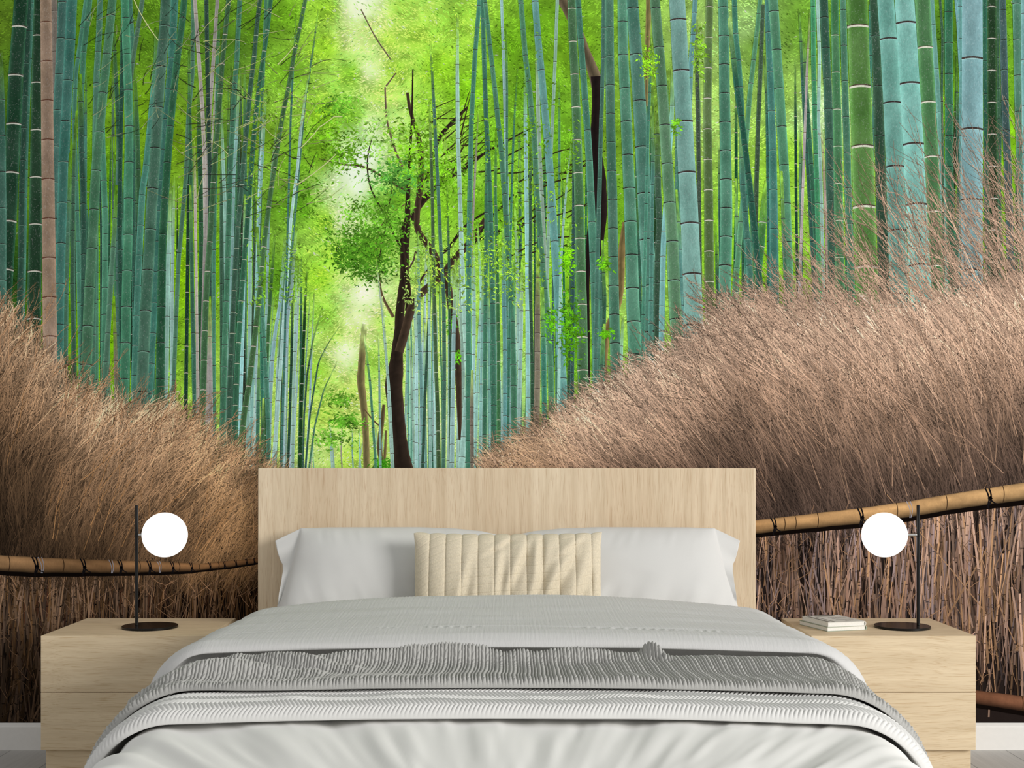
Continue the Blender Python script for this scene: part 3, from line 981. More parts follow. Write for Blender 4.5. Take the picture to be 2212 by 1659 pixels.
    paint_limb(k, [(1350, 480, 10), (1345, 520, 14), (1342, 560, 15), (1342, 610, 14), (1338, 650, 14), (1322, 690, 16), (1308, 720, 18), (1304, 780, 17), (1302, 850, 16)], (128, 110, 70), 37.9)
    k.build('tree_trunk', mat, mural)['label'] = 'olive tan trunk behind the stalks'
    # long boughs crossing to the right
    k = Ink()
    rng = np.random.default_rng(8)
    for i in range(20):
        x0, y0 = rng.uniform(1030, 1230), rng.uniform(330, 560)
        ln = rng.uniform(50, 130)
        a = rng.normal(-0.40, 0.38)
        paint_limb(k, [(x0, y0, rng.uniform(2, 5)), (x0 + ln * .5, y0 + math.sin(a) * ln * .5 + rng.normal(0, 6), 3), (x0 + ln, y0 + math.sin(a) * ln, 1.5)], (52, 48, 26), 35 + i * .02)
    for i in range(26):
        x0, y0 = rng.uniform(930, 1010), rng.uniform(230, 400)
        ln = rng.uniform(40, 110)
        a = rng.normal(-0.7, 0.3)
        paint_limb(k, [(x0, y0, rng.uniform(2, 4)), (x0 + math.cos(a) * ln, y0 + math.sin(a) * ln, 1.2)], (60, 56, 34), 35.7 + i * .01)
    k.build('tree_boughs', mat, mural)


def paint_leaf_sprays(mat, mural):
    """nearer leaves that hang in front of trunk and stalks, and the dry side twigs of the bamboo."""
    k = Ink()
    rng = np.random.default_rng(21)
    blobs = [(790, 520, 70, 40, 1000, (88, 150, 38)), (765, 560, 50, 25, 420, (70, 125, 30)), (845, 470, 36, 40, 320, (100, 165, 45)), (800, 585, 38, 24, 300, (76, 132, 36)),
             (800, 455, 60, 26, 330, (112, 178, 48)), (905, 320, 60, 60, 620, (128, 196, 40)), (960, 380, 60, 40, 520, (120, 190, 36)), (860, 380, 50, 32, 460, (92, 165, 62)), (820, 300, 40, 50, 220, (150, 205, 90)),
             (735, 860, 22, 14, 160, (104, 165, 48)), (750, 910, 30, 14, 220, (92, 156, 42)), (720, 945, 34, 16, 220, (120, 185, 60)), (825, 1000, 14, 10, 160, (70, 150, 30)), (975, 700, 7, 14, 60, (100, 190, 30)),
             (988, 770, 6, 12, 40, (100, 190, 30)), (1225, 560, 14, 24, 130, (120, 205, 25)), (1232, 700, 20, 60, 420, (88, 160, 26)), (1190, 690, 12, 30, 90, (105, 195, 30)), (1310, 720, 12, 10, 60, (110, 200, 30)),
             (1305, 570, 10, 14, 60, (110, 190, 30)), (1400, 130, 16, 30, 120, (130, 190, 40)), (1510, 110, 14, 50, 130, (130, 185, 50)), (1100, 470, 60, 60, 300, (110, 180, 32)), (1460, 270, 8, 20, 50, (110, 180, 40)),
             (700, 290, 50, 40, 420, (120, 185, 36)), (740, 340, 34, 30, 300, (104, 165, 36)), (645, 420, 36, 50, 320, (100, 165, 34)), (730, 230, 34, 24, 220, (110, 180, 50))]
    for (cx, cy, rx, ry, n, c) in blobs:
        x, y = rng.normal(cx, rx * .6, n), rng.normal(cy, ry * .6, n)
        col = np.array(c, float)[None, :] * np.clip(0.55 + 0.9 * fbm(x / 14, y / 12, 4, 2) + rng.normal(0, .12, n), .4, 1.6)[:, None]
        ang = np.where(rng.random(n) < 0.5, rng.normal(0.6, 0.5, n), PI - rng.normal(0.6, 0.5, n))
        ln = rng.uniform(5, 12, n)
        front = cx > 1180
        k.leaves(x, y, ang, ln, ln * rng.uniform(.25, .42, n), col, (160 if front else 38.5) + rng.random(n))
    for (tx, ty) in TOPS:
        if not 540 < tx < 1240: continue
        n = 26
        x, y = rng.normal(tx, 9, n), ty + rng.uniform(-12, 70, n)
        col = canopy_col(x, y) * np.clip(0.5 + 0.9 * fbm(x / 9, y / 9, 4, 2) + rng.normal(0, .15, n), .4, 1.35)[:, None]
        ang = np.where(rng.random(n) < 0.5, rng.normal(0.6, 0.5, n), PI - rng.normal(0.6, 0.5, n))
        ln = rng.uniform(4, 11, n)
        keep = ty < 620
        if keep: k.leaves(x, y, ang, ln, ln * rng.uniform(.2, .4, n), col, 158 + rng.random(n))
    k.build('leaf_sprays', mat, mural)
    k = Ink()
    n = 170
    x = rng.uniform(380, 680, n)
    y = rng.uniform(20, 470, n)
    a = rng.normal(-0.55, 0.3, n)
    ln = rng.uniform(25, 95, n)
    pale = rng.random(n) < .55
    c = np.where(pale[:, None], np.array([168, 172, 120.]), np.array([52, 50, 40.])) * rng.uniform(.7, 1.2, n)[:, None]
    flip = rng.random(n) < .3
    dx = np.cos(a) * ln * np.where(flip, -1, 1)
    k.strands(np.stack([x, y], -1), np.stack([x + dx, y + np.sin(a) * ln], -1), rng.normal(0, .06, n), rng.uniform(1, 1.8, n), np.full(n, .6), c, c, 150 + rng.random(n))
    for p in ([(650, 320), (690, 275), (722, 252), (740, 252)], [(640, 400), (690, 365), (726, 333)], [(290, 0), (310, 40), (343, 88)], [(600, 140), (640, 95)]):
        P = np.array(p, float)
        c = np.tile(np.array([[205, 212, 150.]]), (len(P) - 1, 1))
        k.strands(P[:-1], P[1:], np.full(len(P) - 1, .02), np.full(len(P) - 1, 2.2), np.full(len(P) - 1, 1.8), c, c, np.full(len(P) - 1, 152.))
    n = 60
    x = rng.uniform(170, 380, n)
    y = rng.uniform(30, 300, n)
    a = rng.normal(-0.8, .5, n)
    ln = rng.uniform(20, 60, n)
    c = np.where((rng.random(n) < .5)[:, None], np.array([150, 160, 120.]), np.array([40, 44, 34.]))
    k.strands(np.stack([x, y], -1), np.stack([x + np.cos(a) * ln, y + np.sin(a) * ln], -1), rng.normal(0, .06, n), np.full(n, 1.4), np.full(n, .6), c, c, 150 + rng.random(n))
    k.build('bamboo_twigs', mat, mural)


def lerp_col(o, stops):
    xs = [s[0] for s in stops]
    return np.stack([np.interp(o, xs, [s[1][i] for s in stops]) for i in range(3)], -1)


R_ST = [(-90, (210, 180, 158)), (0, (200, 168, 144)), (90, (172, 142, 120)), (190, (122, 99, 83)), (300, (86, 69, 59)), (420, (64, 52, 46))]  # right bank inks darkened a little to offset stronger window light there
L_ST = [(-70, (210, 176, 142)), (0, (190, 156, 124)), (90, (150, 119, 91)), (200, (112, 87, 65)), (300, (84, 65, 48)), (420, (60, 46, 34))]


def r_dir(x, o, rng, n):
    a = np.interp(x, [1030, 1250, 1500, 1800, 2100, 2400], [-2.45, -2.42, -2.30, -2.22, -2.05, -1.95])
    return a + np.clip((o - 120) / 300, 0, 1) * 0.36 + rng.normal(0, 1, n) * np.interp(o, [0, 200], [0.36, 0.2])


def l_dir(x, o, rng, n):
    a = np.interp(x, [-280, 0, 150, 300, 450, 560], [-1.35, -1.28, -1.12, -0.98, -0.90, -0.95])
    return a - np.clip((o - 120) / 260, 0, 1) * 0.42 + rng.normal(0, 1, n) * np.interp(o, [0, 200], [0.36, 0.2])


def paint_brush(mat, mural):
    rng = np.random.default_rng(31)
    for side in (0, 1):
        k = Ink()
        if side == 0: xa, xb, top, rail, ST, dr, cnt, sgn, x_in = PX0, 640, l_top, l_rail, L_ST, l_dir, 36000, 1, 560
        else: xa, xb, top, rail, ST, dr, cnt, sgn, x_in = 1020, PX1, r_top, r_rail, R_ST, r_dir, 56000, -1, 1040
        # ground tone under the strokes
        xs = np.arange(xa, xb + 12, 12.0)
        v = np.linspace(0, 1, 40)
        T = top(xs) + 26 + 22 * (vnoise(xs / 18, xs * 0, 3) - .5)
        X = np.repeat(xs[None, :], len(v), 0)
        Y = T[None, :] + (rail(xs) + 14 - T)[None, :] * v[:, None]
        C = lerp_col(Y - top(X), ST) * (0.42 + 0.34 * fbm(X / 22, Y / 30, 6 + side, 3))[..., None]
        k.grid(X, Y, 165, C)
        n = cnt
        x = rng.uniform(xa, xb, n)
        h = rail(x) + 60 - top(x)
        o = -46 + (h + 46) * rng.random(n) ** 0.92
        o = np.where(rng.random(n) < 0.05, rng.uniform(-75, -5, n), o)
        y = top(x) + o
        a = dr(x, o, rng, n)
        ln = (24 + 90 * rng.random(n) ** 2) * np.interp(x, [560, 700], [1, 1.15])
        tip = np.stack([x, y], -1)
        root = tip - np.stack([np.cos(a) * ln, np.sin(a) * ln], -1)
        keep = (root[:, 1] < rail(root[:, 0]) + 70) & (root[:, 0] > xa - 50) & (root[:, 0] < xb + 50)
        if side == 0: keep &= y < rail(x) + 10
        else: keep &= y < rail(x) + 10
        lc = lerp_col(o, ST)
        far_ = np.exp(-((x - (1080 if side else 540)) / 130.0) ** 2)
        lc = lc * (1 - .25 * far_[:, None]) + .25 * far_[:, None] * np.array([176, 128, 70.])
        br = np.clip(rng.normal(0.86, 0.33, n), 0.28, 1.42)
        br *= 0.62 + 0.76 * fbm(x / 30 + y / 60, y / 42, 61 + side, 2)
        c1 = lc * br[:, None]
        c0 = lc * (br * 0.72)[:, None]
        w = rng.uniform(0.55, 1.35, n) * np.interp(x, [-200, 100, 520, 1100, 1600, 2300], [1.25, 1.1, .8, .85, 1.05, 1.3])
        dep = 168 + 14 * np.clip((br - .3) / 1.2 * .75 + .25 * rng.random(n), 0, 1)
        s = keep
        k.strands(root[s], tip[s], rng.normal(0, .085, n)[s], w[s], (w * .55)[s], c0[s], c1[s], dep[s])
        # tiny seed-head flecks give the upper fringe its crumbly look
        m = 15000 if side else 9000
        x = rng.uniform(xa, xb, m)
        o = -20 + 260 * rng.random(m) ** 1.1
        y = top(x) + o
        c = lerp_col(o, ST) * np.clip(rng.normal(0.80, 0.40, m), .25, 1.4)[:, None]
        k.leaves(x, y, rng.uniform(0, 2 * PI, m), rng.uniform(2.5, 6, m), rng.uniform(1.0, 2.0, m), c, 181 + 3 * rng.random(m))
        if side == 0: k.build('dry_brushwood', mat, mural)['label'] = 'left bank of dry brown brushwood'
        else: k.build('dry_brushwood', mat, mural)['label'] = 'right bank of dry pinkish brushwood'
    # loose long twigs that stand up in front of the stalks
    k = Ink()
    def twig(x, y, a, ln, w, c, depth, lvl=0):
        pts = [(x, y)]
        seg = 5
        for i in range(seg):
            a += rng.normal(0, 0.05)
            x, y = x + math.cos(a) * ln / seg, y + math.sin(a) * ln / seg
            pts.append((x, y))
            if lvl < 2 and i >= 1 and rng.random() < 0.75:
                twig(x, y, a + rng.choice([-1, 1]) * rng.uniform(.12, .42), ln * rng.uniform(.22, .45), w * .65, c * rng.uniform(.85, 1.08), depth, lvl + 1)
        P = np.array(pts)
        ww = np.linspace(w, w * .45, seg + 1)
        cc = np.tile(c[None, :], (seg, 1))
        k.strands(P[:-1], P[1:], np.zeros(seg), ww[:-1], ww[1:], cc, cc, np.full(seg, depth), nseg=1)
        J = P[1:-1]
        if w > 1.1:
            kk = np.tile((c * .55)[None, :], (len(J), 1))
            k.leaves(J[:, 0] - 1, J[:, 1] - 1, np.full(len(J), a), np.full(len(J), 2.6), np.full(len(J), 2.0), kk, np.full(len(J), depth + .3))
    for i in range(520):
        x = rng.uniform(1580, 2480) if i < 430 else rng.uniform(1270, 1600)
        o = rng.uniform(0, 130)
        a = float(np.interp(x, [1270, 1600, 1900, 2200, 2450], [-2.30, -2.36, -2.30, -2.16, -2.05])) + rng.normal(0, .13)
        reach = float(np.interp(x, [1270, 1500, 1640, 1800, 1950, 2100, 2250, 2450], [60, 85, 110, 165, 230, 290, 320, 320]))
        c = np.array([216, 180, 154.]) * rng.uniform(.60, 1.08)
        twig(x, float(r_top(x)) + o, a, rng.uniform(.35, 1.1) * reach + o * .5, rng.uniform(1.2, 2.1), c, 184 + rng.random() * 3)
    for i in range(150):
        x = rng.uniform(-250, 520)
        o = rng.uniform(0, 90)
        a = float(l_dir(np.array([x]), np.array([0.]), rng, 1)[0])
        c = np.array([206, 160, 120.]) * rng.uniform(.65, 1.1)
        twig(x, float(l_top(x)) + o, a, rng.uniform(45, 120), rng.uniform(1.1, 1.9), c, 184 + rng.random() * 3)
    # bright stalks arching out of the body of the right bank
    for i in range(120):
        x = rng.uniform(1560, 2440)
        o = rng.uniform(150, 330)
        a = float(r_dir(np.array([x]), np.array([o]), rng, 1)[0])
        c = np.array([182, 146, 120.]) * rng.uniform(.6, 1.02)
        twig(x, min(float(r_top(x)) + o + 60, float(r_rail(x)) + 20), a, rng.uniform(110, 260), rng.uniform(1.2, 2.2), c, 184 + rng.random() * 3, 1)
    for i in range(45):
        x = rng.uniform(-200, 500)
        o = rng.uniform(130, 330)
        a = float(l_dir(np.array([x]), np.array([o]), rng, 1)[0])
        c = np.array([190, 142, 96.]) * rng.uniform(.7, 1.0)
        twig(x, min(float(l_top(x)) + o + 40, 1190.), a, rng.uniform(60, 150), rng.uniform(1.4, 2.2), c, 184 + rng.random() * 3, 1)
    k.build('loose_twigs', mat, mural)
    # upright reeds below the rails
    for side in (0, 1):
        k = Ink()
        if side == 0: xa, xb, rail, cnt = PX0, 620, l_rail, 3000
        else: xa, xb, rail, cnt = 1080, PX1, r_rail, 2700
        n = cnt
        x = rng.uniform(xa, xb, n)
        yb = rail(x) + rng.uniform(40, 480, n)
        y1 = np.minimum(yb, 1650)
        scale = np.interp(x, [-200, 100, 300, 560, 1100, 1600, 1900, 2300], [1.7, 1.4, .9, .62, .7, 1.0, 1.15, 1.5])
        ln = rng.uniform(60, 240, n) * scale
        y0 = np.maximum(y1 - ln, rail(x) + rng.uniform(-6, 6, n))
        lean = rng.normal(0.0 if side else 0.03, 0.10, n) + np.where(rng.random(n) < .12, rng.normal(0, .35, n), 0)
        w = rng.uniform(1.1, 3.4, n) ** 1.15 * scale
        if side == 0: pal = np.array([(140, 112, 92), (104, 78, 56), (160, 126, 98), (84, 54, 38), (122, 90, 60), (70, 52, 44)], float)
        else: pal = np.array([(166, 134, 118), (140, 110, 94), (178, 138, 104), (112, 86, 72), (148, 128, 126), (90, 68, 58), (186, 152, 132)], float)
        c = pal[rng.integers(0, len(pal), n)] * np.clip(rng.normal(.80 if side else .74, .26, n), .25, 1.2)[:, None]
        if side == 0:
            far_ = np.exp(-((x - 560) / 190.0) ** 2)[:, None]
            c = c * (1 - .45 * far_) + .45 * far_ * np.array([118, 80, 42.]) * rng.uniform(.4, 1.1, n)[:, None]
            c = c * np.interp(y1, [1250, 1400, 1560], [1.0, .85, .5])[:, None]
        else:
            c = c * np.interp(y1, [1250, 1450, 1580], [1.0, .92, .75])[:, None]
        br = c.mean(1)
        dep = 166 + 16 * np.clip(br / 170 * .7 + .3 * rng.random(n), 0, 1)
        k.strands(np.stack([x, y1], -1), np.stack([x + lean * (y1 - y0), y0], -1), rng.normal(0, .02, n), w, w * .8, c * .85, c, dep)
        # joints on the thicker reeds
        th = np.where(w > 2.3)[0]
        for rep in (0.25, 0.6):
            fx = rng.uniform(rep - .2, rep + .2, len(th))
            jx, jy = x[th] + lean[th] * (y1[th] - y0[th]) * fx, y1[th] + (y0[th] - y1[th]) * fx
            ww = w[th] * 1.25
            k.strands(np.stack([jx, jy + 1.4], -1), np.stack([jx, jy - 1.4], -1), np.zeros(len(th)), ww, ww, c[th] * .45, c[th] * .6, dep[th] + .6, nseg=1)
        m = 700
        x = rng.uniform(xa, xb, m)
        y = rail(x) + rng.uniform(10, 420, m)
        a = rng.uniform(-2.6, -.5, m)
        ln = rng.uniform(15, 60, m)
        c = np.array([172, 132, 100.]) * rng.uniform(.5, 1.0, m)[:, None]
        if side == 0: c = c * np.interp(y, [1250, 1560], [1.0, .55])[:, None]
        k.strands(np.stack([x, y], -1), np.stack([x + np.cos(a) * ln, y + np.sin(a) * ln], -1), rng.normal(0, .1, m), np.full(m, 1.3), np.full(m, .7), c, c, 183 + rng.random(m))
        k.build('reed_screen', mat, mural)['label'] = ('right' if side else 'left') + ' screen of upright dry reeds under the rail'


def paint_rail(mat, mural, pts, cols, nodes, depth, name, label, dark=(60, 44, 30)):
    P = np.array(pts, float)
    s = np.linspace(0, 1, 90)
    t = np.linspace(0, 1, len(P))
    x, y0, y1 = (np.interp(s, t, P[:, i]) for i in range(3))
    x = np.interp(s, t, P[:, 0])
    y0 = np.interp(x, P[:, 0], P[:, 1]) + 1.2 * (vnoise(x / 25, x * 0, 2) - .5)
    y1 = np.interp(x, P[:, 0], P[:, 2]) + 1.2 * (vnoise(x / 25, x * 0, 7) - .5)
    v = np.array([0, .1, .3, .5, .7, .88, 1.0])
    prof = np.array([.72, .98, 1.08, 1.0, .84, .58, .34])
    X = np.repeat(x[:, None], 7, 1)
    Y = y0[:, None] + (y1 - y0)[:, None] * v
    stain = 0.84 + 0.3 * fbm(X / 30, Y / 6, 12, 3)
    tone = np.stack([np.interp(x, [P[0, 0], P[-1, 0]], [cols[0][i], cols[1][i]]) for i in range(3)], -1)
    k = Ink()
    k.grid(X, Y, depth, tone[:, None, :] * prof[None, :, None] * stain[..., None])
    for xn in nodes:
        a, b = np.interp(xn, P[:, 0], P[:, 1]), np.interp(xn, P[:, 0], P[:, 2])
        vv = np.linspace(-.02, 1, 7)
        bow = 3.0 * (1 - (2 * vv - 1) ** 2)
        c = np.interp(xn, [P[0, 0], P[-1, 0]], [0, 1])
        k.grid(np.stack([xn + bow, xn + bow + 1.8], -1), np.repeat((a + (b - a) * vv)[:, None], 2, 1), depth + .5, np.broadcast_to(np.array(dark, float), (7, 2, 3)))
    # dark gap right under the pole
    k.grid(np.stack([x, x]), np.stack([y1 - 1, y1 + (y1 - y0) * .28]), depth - .6, np.broadcast_to(np.array([16, 11, 9.]), (2, len(x), 3)))
    o = k.build(name, mat, mural)
    o['label'] = label
    return P, o


def paint_ties(mat, rail, xs, depth):
    P, rail = rail
    rng = np.random.default_rng(3)
    for xn, wire in xs:
        a, b = np.interp(xn, P[:, 0], P[:, 1]), np.interp(xn, P[:, 0], P[:, 2])
        h = b - a
        k = Ink()
        col = np.array([22, 20, 22.]) if not wire else np.array([150, 150, 160.])
        w = max(1.6, h * .10) * (0.45 if wire else 1.0)
        for off, tilt in ((0, .22), (h * .16, .05)):
            v = np.linspace(0, 1, 8)
            px = xn + off + (v - .5) * h * tilt + 0.12 * h * np.sin(v * PI)
            py = a - 1 + (h + 2) * v
            k.strands(np.stack([px[:-1], py[:-1]], -1), np.stack([px[1:], py[1:]], -1), np.zeros(7), np.full(7, w), np.full(7, w), np.tile(col, (7, 1)), np.tile(col, (7, 1)), np.full(7, depth), nseg=1)
        if not wire:
            # knot with two loose tails
            kx, ky = xn + h * .22, a + h * .62
            ang = np.linspace(0, 2 * PI, 9)[:-1]
            k.leaves(np.full(8, kx), np.full(8, ky), ang, np.full(8, h * .16), np.full(8, h * .16), np.tile(col, (8, 1)), np.full(8, depth + .4))
            for dx, dy in ((.45, .35), (-.12, .62)):
                k.strands(np.array([[kx, ky]]), np.array([[kx + dx * h, ky + dy * h]]), np.array([.12]), np.array([w]), np.array([w * .7]), col[None, :], col[None, :], np.array([depth + .5]))
        k.build('rail_tie', mat, rail)


def build_mural(mural):
    bam = print_mat('print_bamboo', 0.15, (230, 230, 120), 0.15, 0.10)
    leaf = print_mat('print_leaves', 0.06, (300, 300, 300), 0.05)
    wood = print_mat('print_brushwood', 0.08, (300, 300, 160), 0.06)
    paint_canopy(leaf, mural)
    paint_trees(wood, mural)
    paint_stalks(bam, mural)
    paint_leaf_sprays(leaf, mural)
    paint_brush(wood, mural)
    L = paint_rail(wood, mural, [(-280, 1188, 1226), (0, 1199, 1233), (75, 1204, 1237), (160, 1207, 1237), (277, 1211, 1237), (350, 1213, 1236), (415, 1216, 1234), (430, 1218, 1232), (500, 1211, 1225), (556, 1206, 1216), (640, 1198, 1206)],
                   ((176, 140, 100), (120, 84, 54)), [18, 135, 238, 300, 345, 385, 428, 470], 188, 'bamboo_rail', 'left bamboo rail tied along the reed screen')
    paint_ties(wood, L, [(73, 0), (86, 1), (177, 0), (238, 1), (257, 0), (320, 0), (342, 1), (370, 0), (411, 0), (452, 0), (483, 0), (508, 0), (531, 0), (548, 0)], 190)
    R = paint_rail(wood, mural, [(1500, 1143, 1168), (1640, 1123, 1152), (1855, 1098, 1131), (1963, 1083, 1117), (2043, 1069, 1103), (2131, 1055, 1090), (2212, 1043, 1080), (2480, 1008, 1047)],
                   ((176, 136, 92), (198, 160, 112)), [1692, 1716, 1764, 1935, 2042, 2165], 188, 'bamboo_rail', 'right bamboo rail rising to the right')
    paint_ties(wood, R, [(1668, 0), (1855, 0), (1961, 1), (2131, 0)], 190)
    paint_rail(wood, mural, [(2060, 1484, 1510), (2108, 1491, 1520), (2210, 1504, 1536), (2480, 1540, 1576)], ((112, 74, 54), (124, 88, 68)), [2206, 2330], 188,
               'bamboo_rail', 'dark lower bamboo rail near the floor')

# ------------------------------------------------------------------ room shell
def build_room():
    wall = plain_mat('wall_plaster', (236, 234, 230), 0.9, spec=0.1)
    white = plain_mat('white_gloss_paint', (224, 222, 218), 0.5, spec=0.3, noise=0.015)
    MB().box(-2.2, 2.2, 0.0, 0.12, 0.0, 2.75).build('wall_back', wall).__setitem__('kind', 'structure')
    MB().box(-2.6, 2.6, -4.9, 0.12, -0.08, 0.0).build('floor', floor_mat()).__setitem__('kind', 'structure')
    m = MB()
    prof = [(-0.0026, 0.0), (-0.0026, 0.0925), (-0.005, 0.0925), (-0.0165, 0.0835), (-0.0185, 0.080), (-0.0185, 0.0)]
    vs = [(x, y, z) for x in (-2.2, 2.2) for y, z in prof]
    n = len(prof)
    m.add(vs, [(i, (i + 1) % n, n + (i + 1) % n, n + i) for i in range(n)] + [tuple(range(n))[::-1], tuple(range(n, 2 * n))])
    m.build('baseboard_back', white)['kind'] = 'structure'


# ------------------------------------------------------------------ furniture
def build_nightstand(xa, xb, label, mats, seed):
    yb, yf = -0.021, 3.911 - DW
    cx, cy = (xa + xb) / 2, (yb + yf) / 2
    w, d = (xb - xa) / 2, (yb - yf) / 2
    o = empty('nightstand', (cx, cy, 0))
    tag(o, label, 'nightstand', 'bedside cabinets')
    front, top = mats
    # carcass: top with mitred front edge, sides, bottom and back
    m = MB()
    m.box(-w, w, -d + 0.0195, d, 0.4385, 0.4585)
    m.box(-w, -w + 0.018, -d + 0.0195, d, 0.1006, 0.4385)
    m.box(w - 0.018, w, -d + 0.0195, d, 0.1006, 0.4385)
    m.box(-w + 0.018, w - 0.018, -d + 0.0195, d, 0.1006, 0.1186)
    m.box(-w + 0.018, w - 0.018, d - 0.010, d, 0.1186, 0.4385)
    m.build('carcass', top, o, bevel=0.0008)
    for z0, z1 in ((0.1006, 0.2808), (0.2832, 0.4585)):
        MB().box(-w, w, -d, -d + 0.0188, z0, z1).build('drawer', front, o, bevel=0.0012)
    m = MB()
    m.box(-w + 0.008, w - 0.008, -d + 0.022, d - 0.03, 0.0, 0.0998)
    m.build('plinth', front, o, bevel=0.0008)
    return o


def build_lamp(rod_px, base_px, globe_px, label, black, steel, glass):
    D = 4.1
    x_rod, _, _ = at(rod_px, 1300, D)
    x_base, y0, _ = at(base_px, 1300, D)
    x_gl, _, z_gl = at(globe_px, 1155.5, D)
    z0 = 0.4587
    o = empty('table_lamp', (x_base, y0, z0))
    tag(o, label, 'lamp', 'pair of globe table lamps')
    MB().lathe([(0.0, 0.0), (0.0880, 0.0), (0.0895, 0.0012), (0.0895, 0.0068), (0.0885, 0.0080), (0.0, 0.0080)][1:-1], 96).build('base', black, o)
    rx = x_rod - x_base
    MB().tube((rx, 0, 0.0081), (rx, 0, 0.861 - z0), 0.0053, 32).build('pole', black, o, bevel=0.0006)
    MB().tube((rx, 0, z_gl - z0 - 0.005), (rx, 0, z_gl - z0 + 0.005), 0.0074, 32).build('collar', black, o, bevel=0.0008)
    s = 1 if x_gl > x_rod else -1
    gx = x_gl - x_base
    R = 0.0732
    MB().tube((rx + s * 0.006, 0, z_gl - z0), (gx - s * (R - 0.004), 0, z_gl - z0), 0.0052, 32).tube(
        (gx - s * (R + 0.0015), 0, z_gl - z0), (gx - s * (R - 0.006), 0, z_gl - z0), 0.012, 32).build('arm', steel, o, bevel=0.0005)['label'] = 'short brushed steel arm'
    prof = [(max(0.0006, R * math.sin(a)), z_gl - z0 - R * math.cos(a)) for a in np.linspace(0.004, PI - 0.004, 56)]
    MB().lathe(prof, 80, gx, 0).build('globe', glass, o, smooth=True)['label'] = 'glowing white opal globe'
    return o


def build_book(loc, rz, w, d, t, label, cover_mat, page_mat, print_=None):
    """front and left edges show the page block; the spine wraps the right-hand side."""
    o = empty('book', loc, rz)
    tag(o, label, 'book', 'books on the right nightstand')
    c = 0.0016
    m = MB()
    m.box(0, w, 0, d, 0, c).box(0, w, 0, d, t - c, t)
    # rounded spine
    n = 10
    prof = [(w - 0.001 + 0.0045 * math.sin(PI * i / n), t / 2 - math.cos(PI * i / n) * t / 2) for i in range(n + 1)]
    inner = [(w - 0.003 + 0.0045 * math.sin(PI * i / n), t / 2 - math.cos(PI * i / n) * (t / 2 - c)) for i in range(n + 1)]
    ring = prof + inner[::-1]
    vs = [(x, y, z) for y in (0, d) for x, z in ring]
    k = len(ring)
    fs = [(i, (i + 1) % k, k + (i + 1) % k, k + i) for i in range(k)]
    fs += [(i, 2 * n + 1 - i, 2 * n - i, i + 1) for i in range(n)]
    fs += [(k + i, k + i + 1, k + 2 * n - i, k + 2 * n + 1 - i) for i in range(n)]
    m.add(vs, fs)
    m.build('cover', cover_mat, o)
    m = MB()
    for i in range(7):
        zz = c + (t - 2 * c) * i / 7
        e = 0.0012 + 0.0005 * (i % 2)
        m.box(e, w - 0.003, e, d - e, zz + 0.00002, zz + (t - 2 * c) / 7 - 0.00002)
    m.build('page_block', page_mat, o)
    if print_:
        g = MB()
        for (u0, u1, v0, v1) in print_[0]:
            g.box(u0 * w, u1 * w, v0 * d, v1 * d, t, t + 0.00012)
        g.build('cover_print', print_[1], o)['label'] = 'grey printed bands and lettering'
    return o


# ------------------------------------------------------------------ bedding
def drape(A, B, L1, H, r, L2=None, p=3.0):
    """a flat sheet coordinate (A across, B away from the camera) laid over a rounded bed block."""
    ea = np.maximum(0, np.abs(A) - L1)
    eb = np.zeros_like(B) if L2 is None else np.maximum(0, L2 - B)
    e = (ea ** p + eb ** p) ** (1 / p) + 1e-9
    th = np.minimum(e / r, PI / 2)
    h = r * np.sin(th)
    drop = r * (1 - np.cos(th)) + np.maximum(0, e - r * PI / 2)
    nn = np.sqrt(ea ** 2 + eb ** 2) + 1e-9
    X = np.sign(A) * (np.minimum(np.abs(A), L1) + h * ea / nn)
    Yd = (B if L2 is None else np.maximum(B, L2)) - h * eb / nn
    H = H - 0.014 * (np.minimum(np.abs(X), 0.9) / 0.7) ** 2      # the made bed is a little domed
    return np.stack([X, Yd - DW, H - drop], -1)


def normals(P):
    du = np.gradient(P, axis=1)
    dv = np.gradient(P, axis=0)
    n = np.cross(du, dv)
    n /= np.linalg.norm(n, axis=-1, keepdims=True) + 1e-12
    if n[n.shape[0] // 2, n.shape[1] // 2, 2] < 0: n = -n
    return n


def shell(name, mat, P, thick, parent=None, lo=0.0):
    nr, nc = thick.shape
    n = normals(P)
    top = P + n * thick[..., None]
    bot = P + n * lo
    V = np.concatenate([top.reshape(-1, 3), bot.reshape(-1, 3)])
    o = nr * nc
    # orientation: rows run away from the camera (y), columns run along +x
    q = [grid_quads(nr, nc), grid_quads(nr, nc, o, True)]
    idx = np.arange(nr * nc).reshape(nr, nc)
    loop = np.concatenate([idx[0, :], idx[1:, -1], idx[-1, -2::-1], idx[-2:0:-1, 0]])
    nx = np.roll(loop, -1)
    q.append(np.stack([nx, loop, loop + o, nx + o], -1))
    me = np_mesh(name, V, np.concatenate(q))
    return link_mesh(name, me, mat, parent, smooth=True)


def edge_round(q, rad):
    q = np.clip(q / rad, 0, 1)
    return np.sqrt(np.maximum(0, 1 - (1 - q) ** 2))


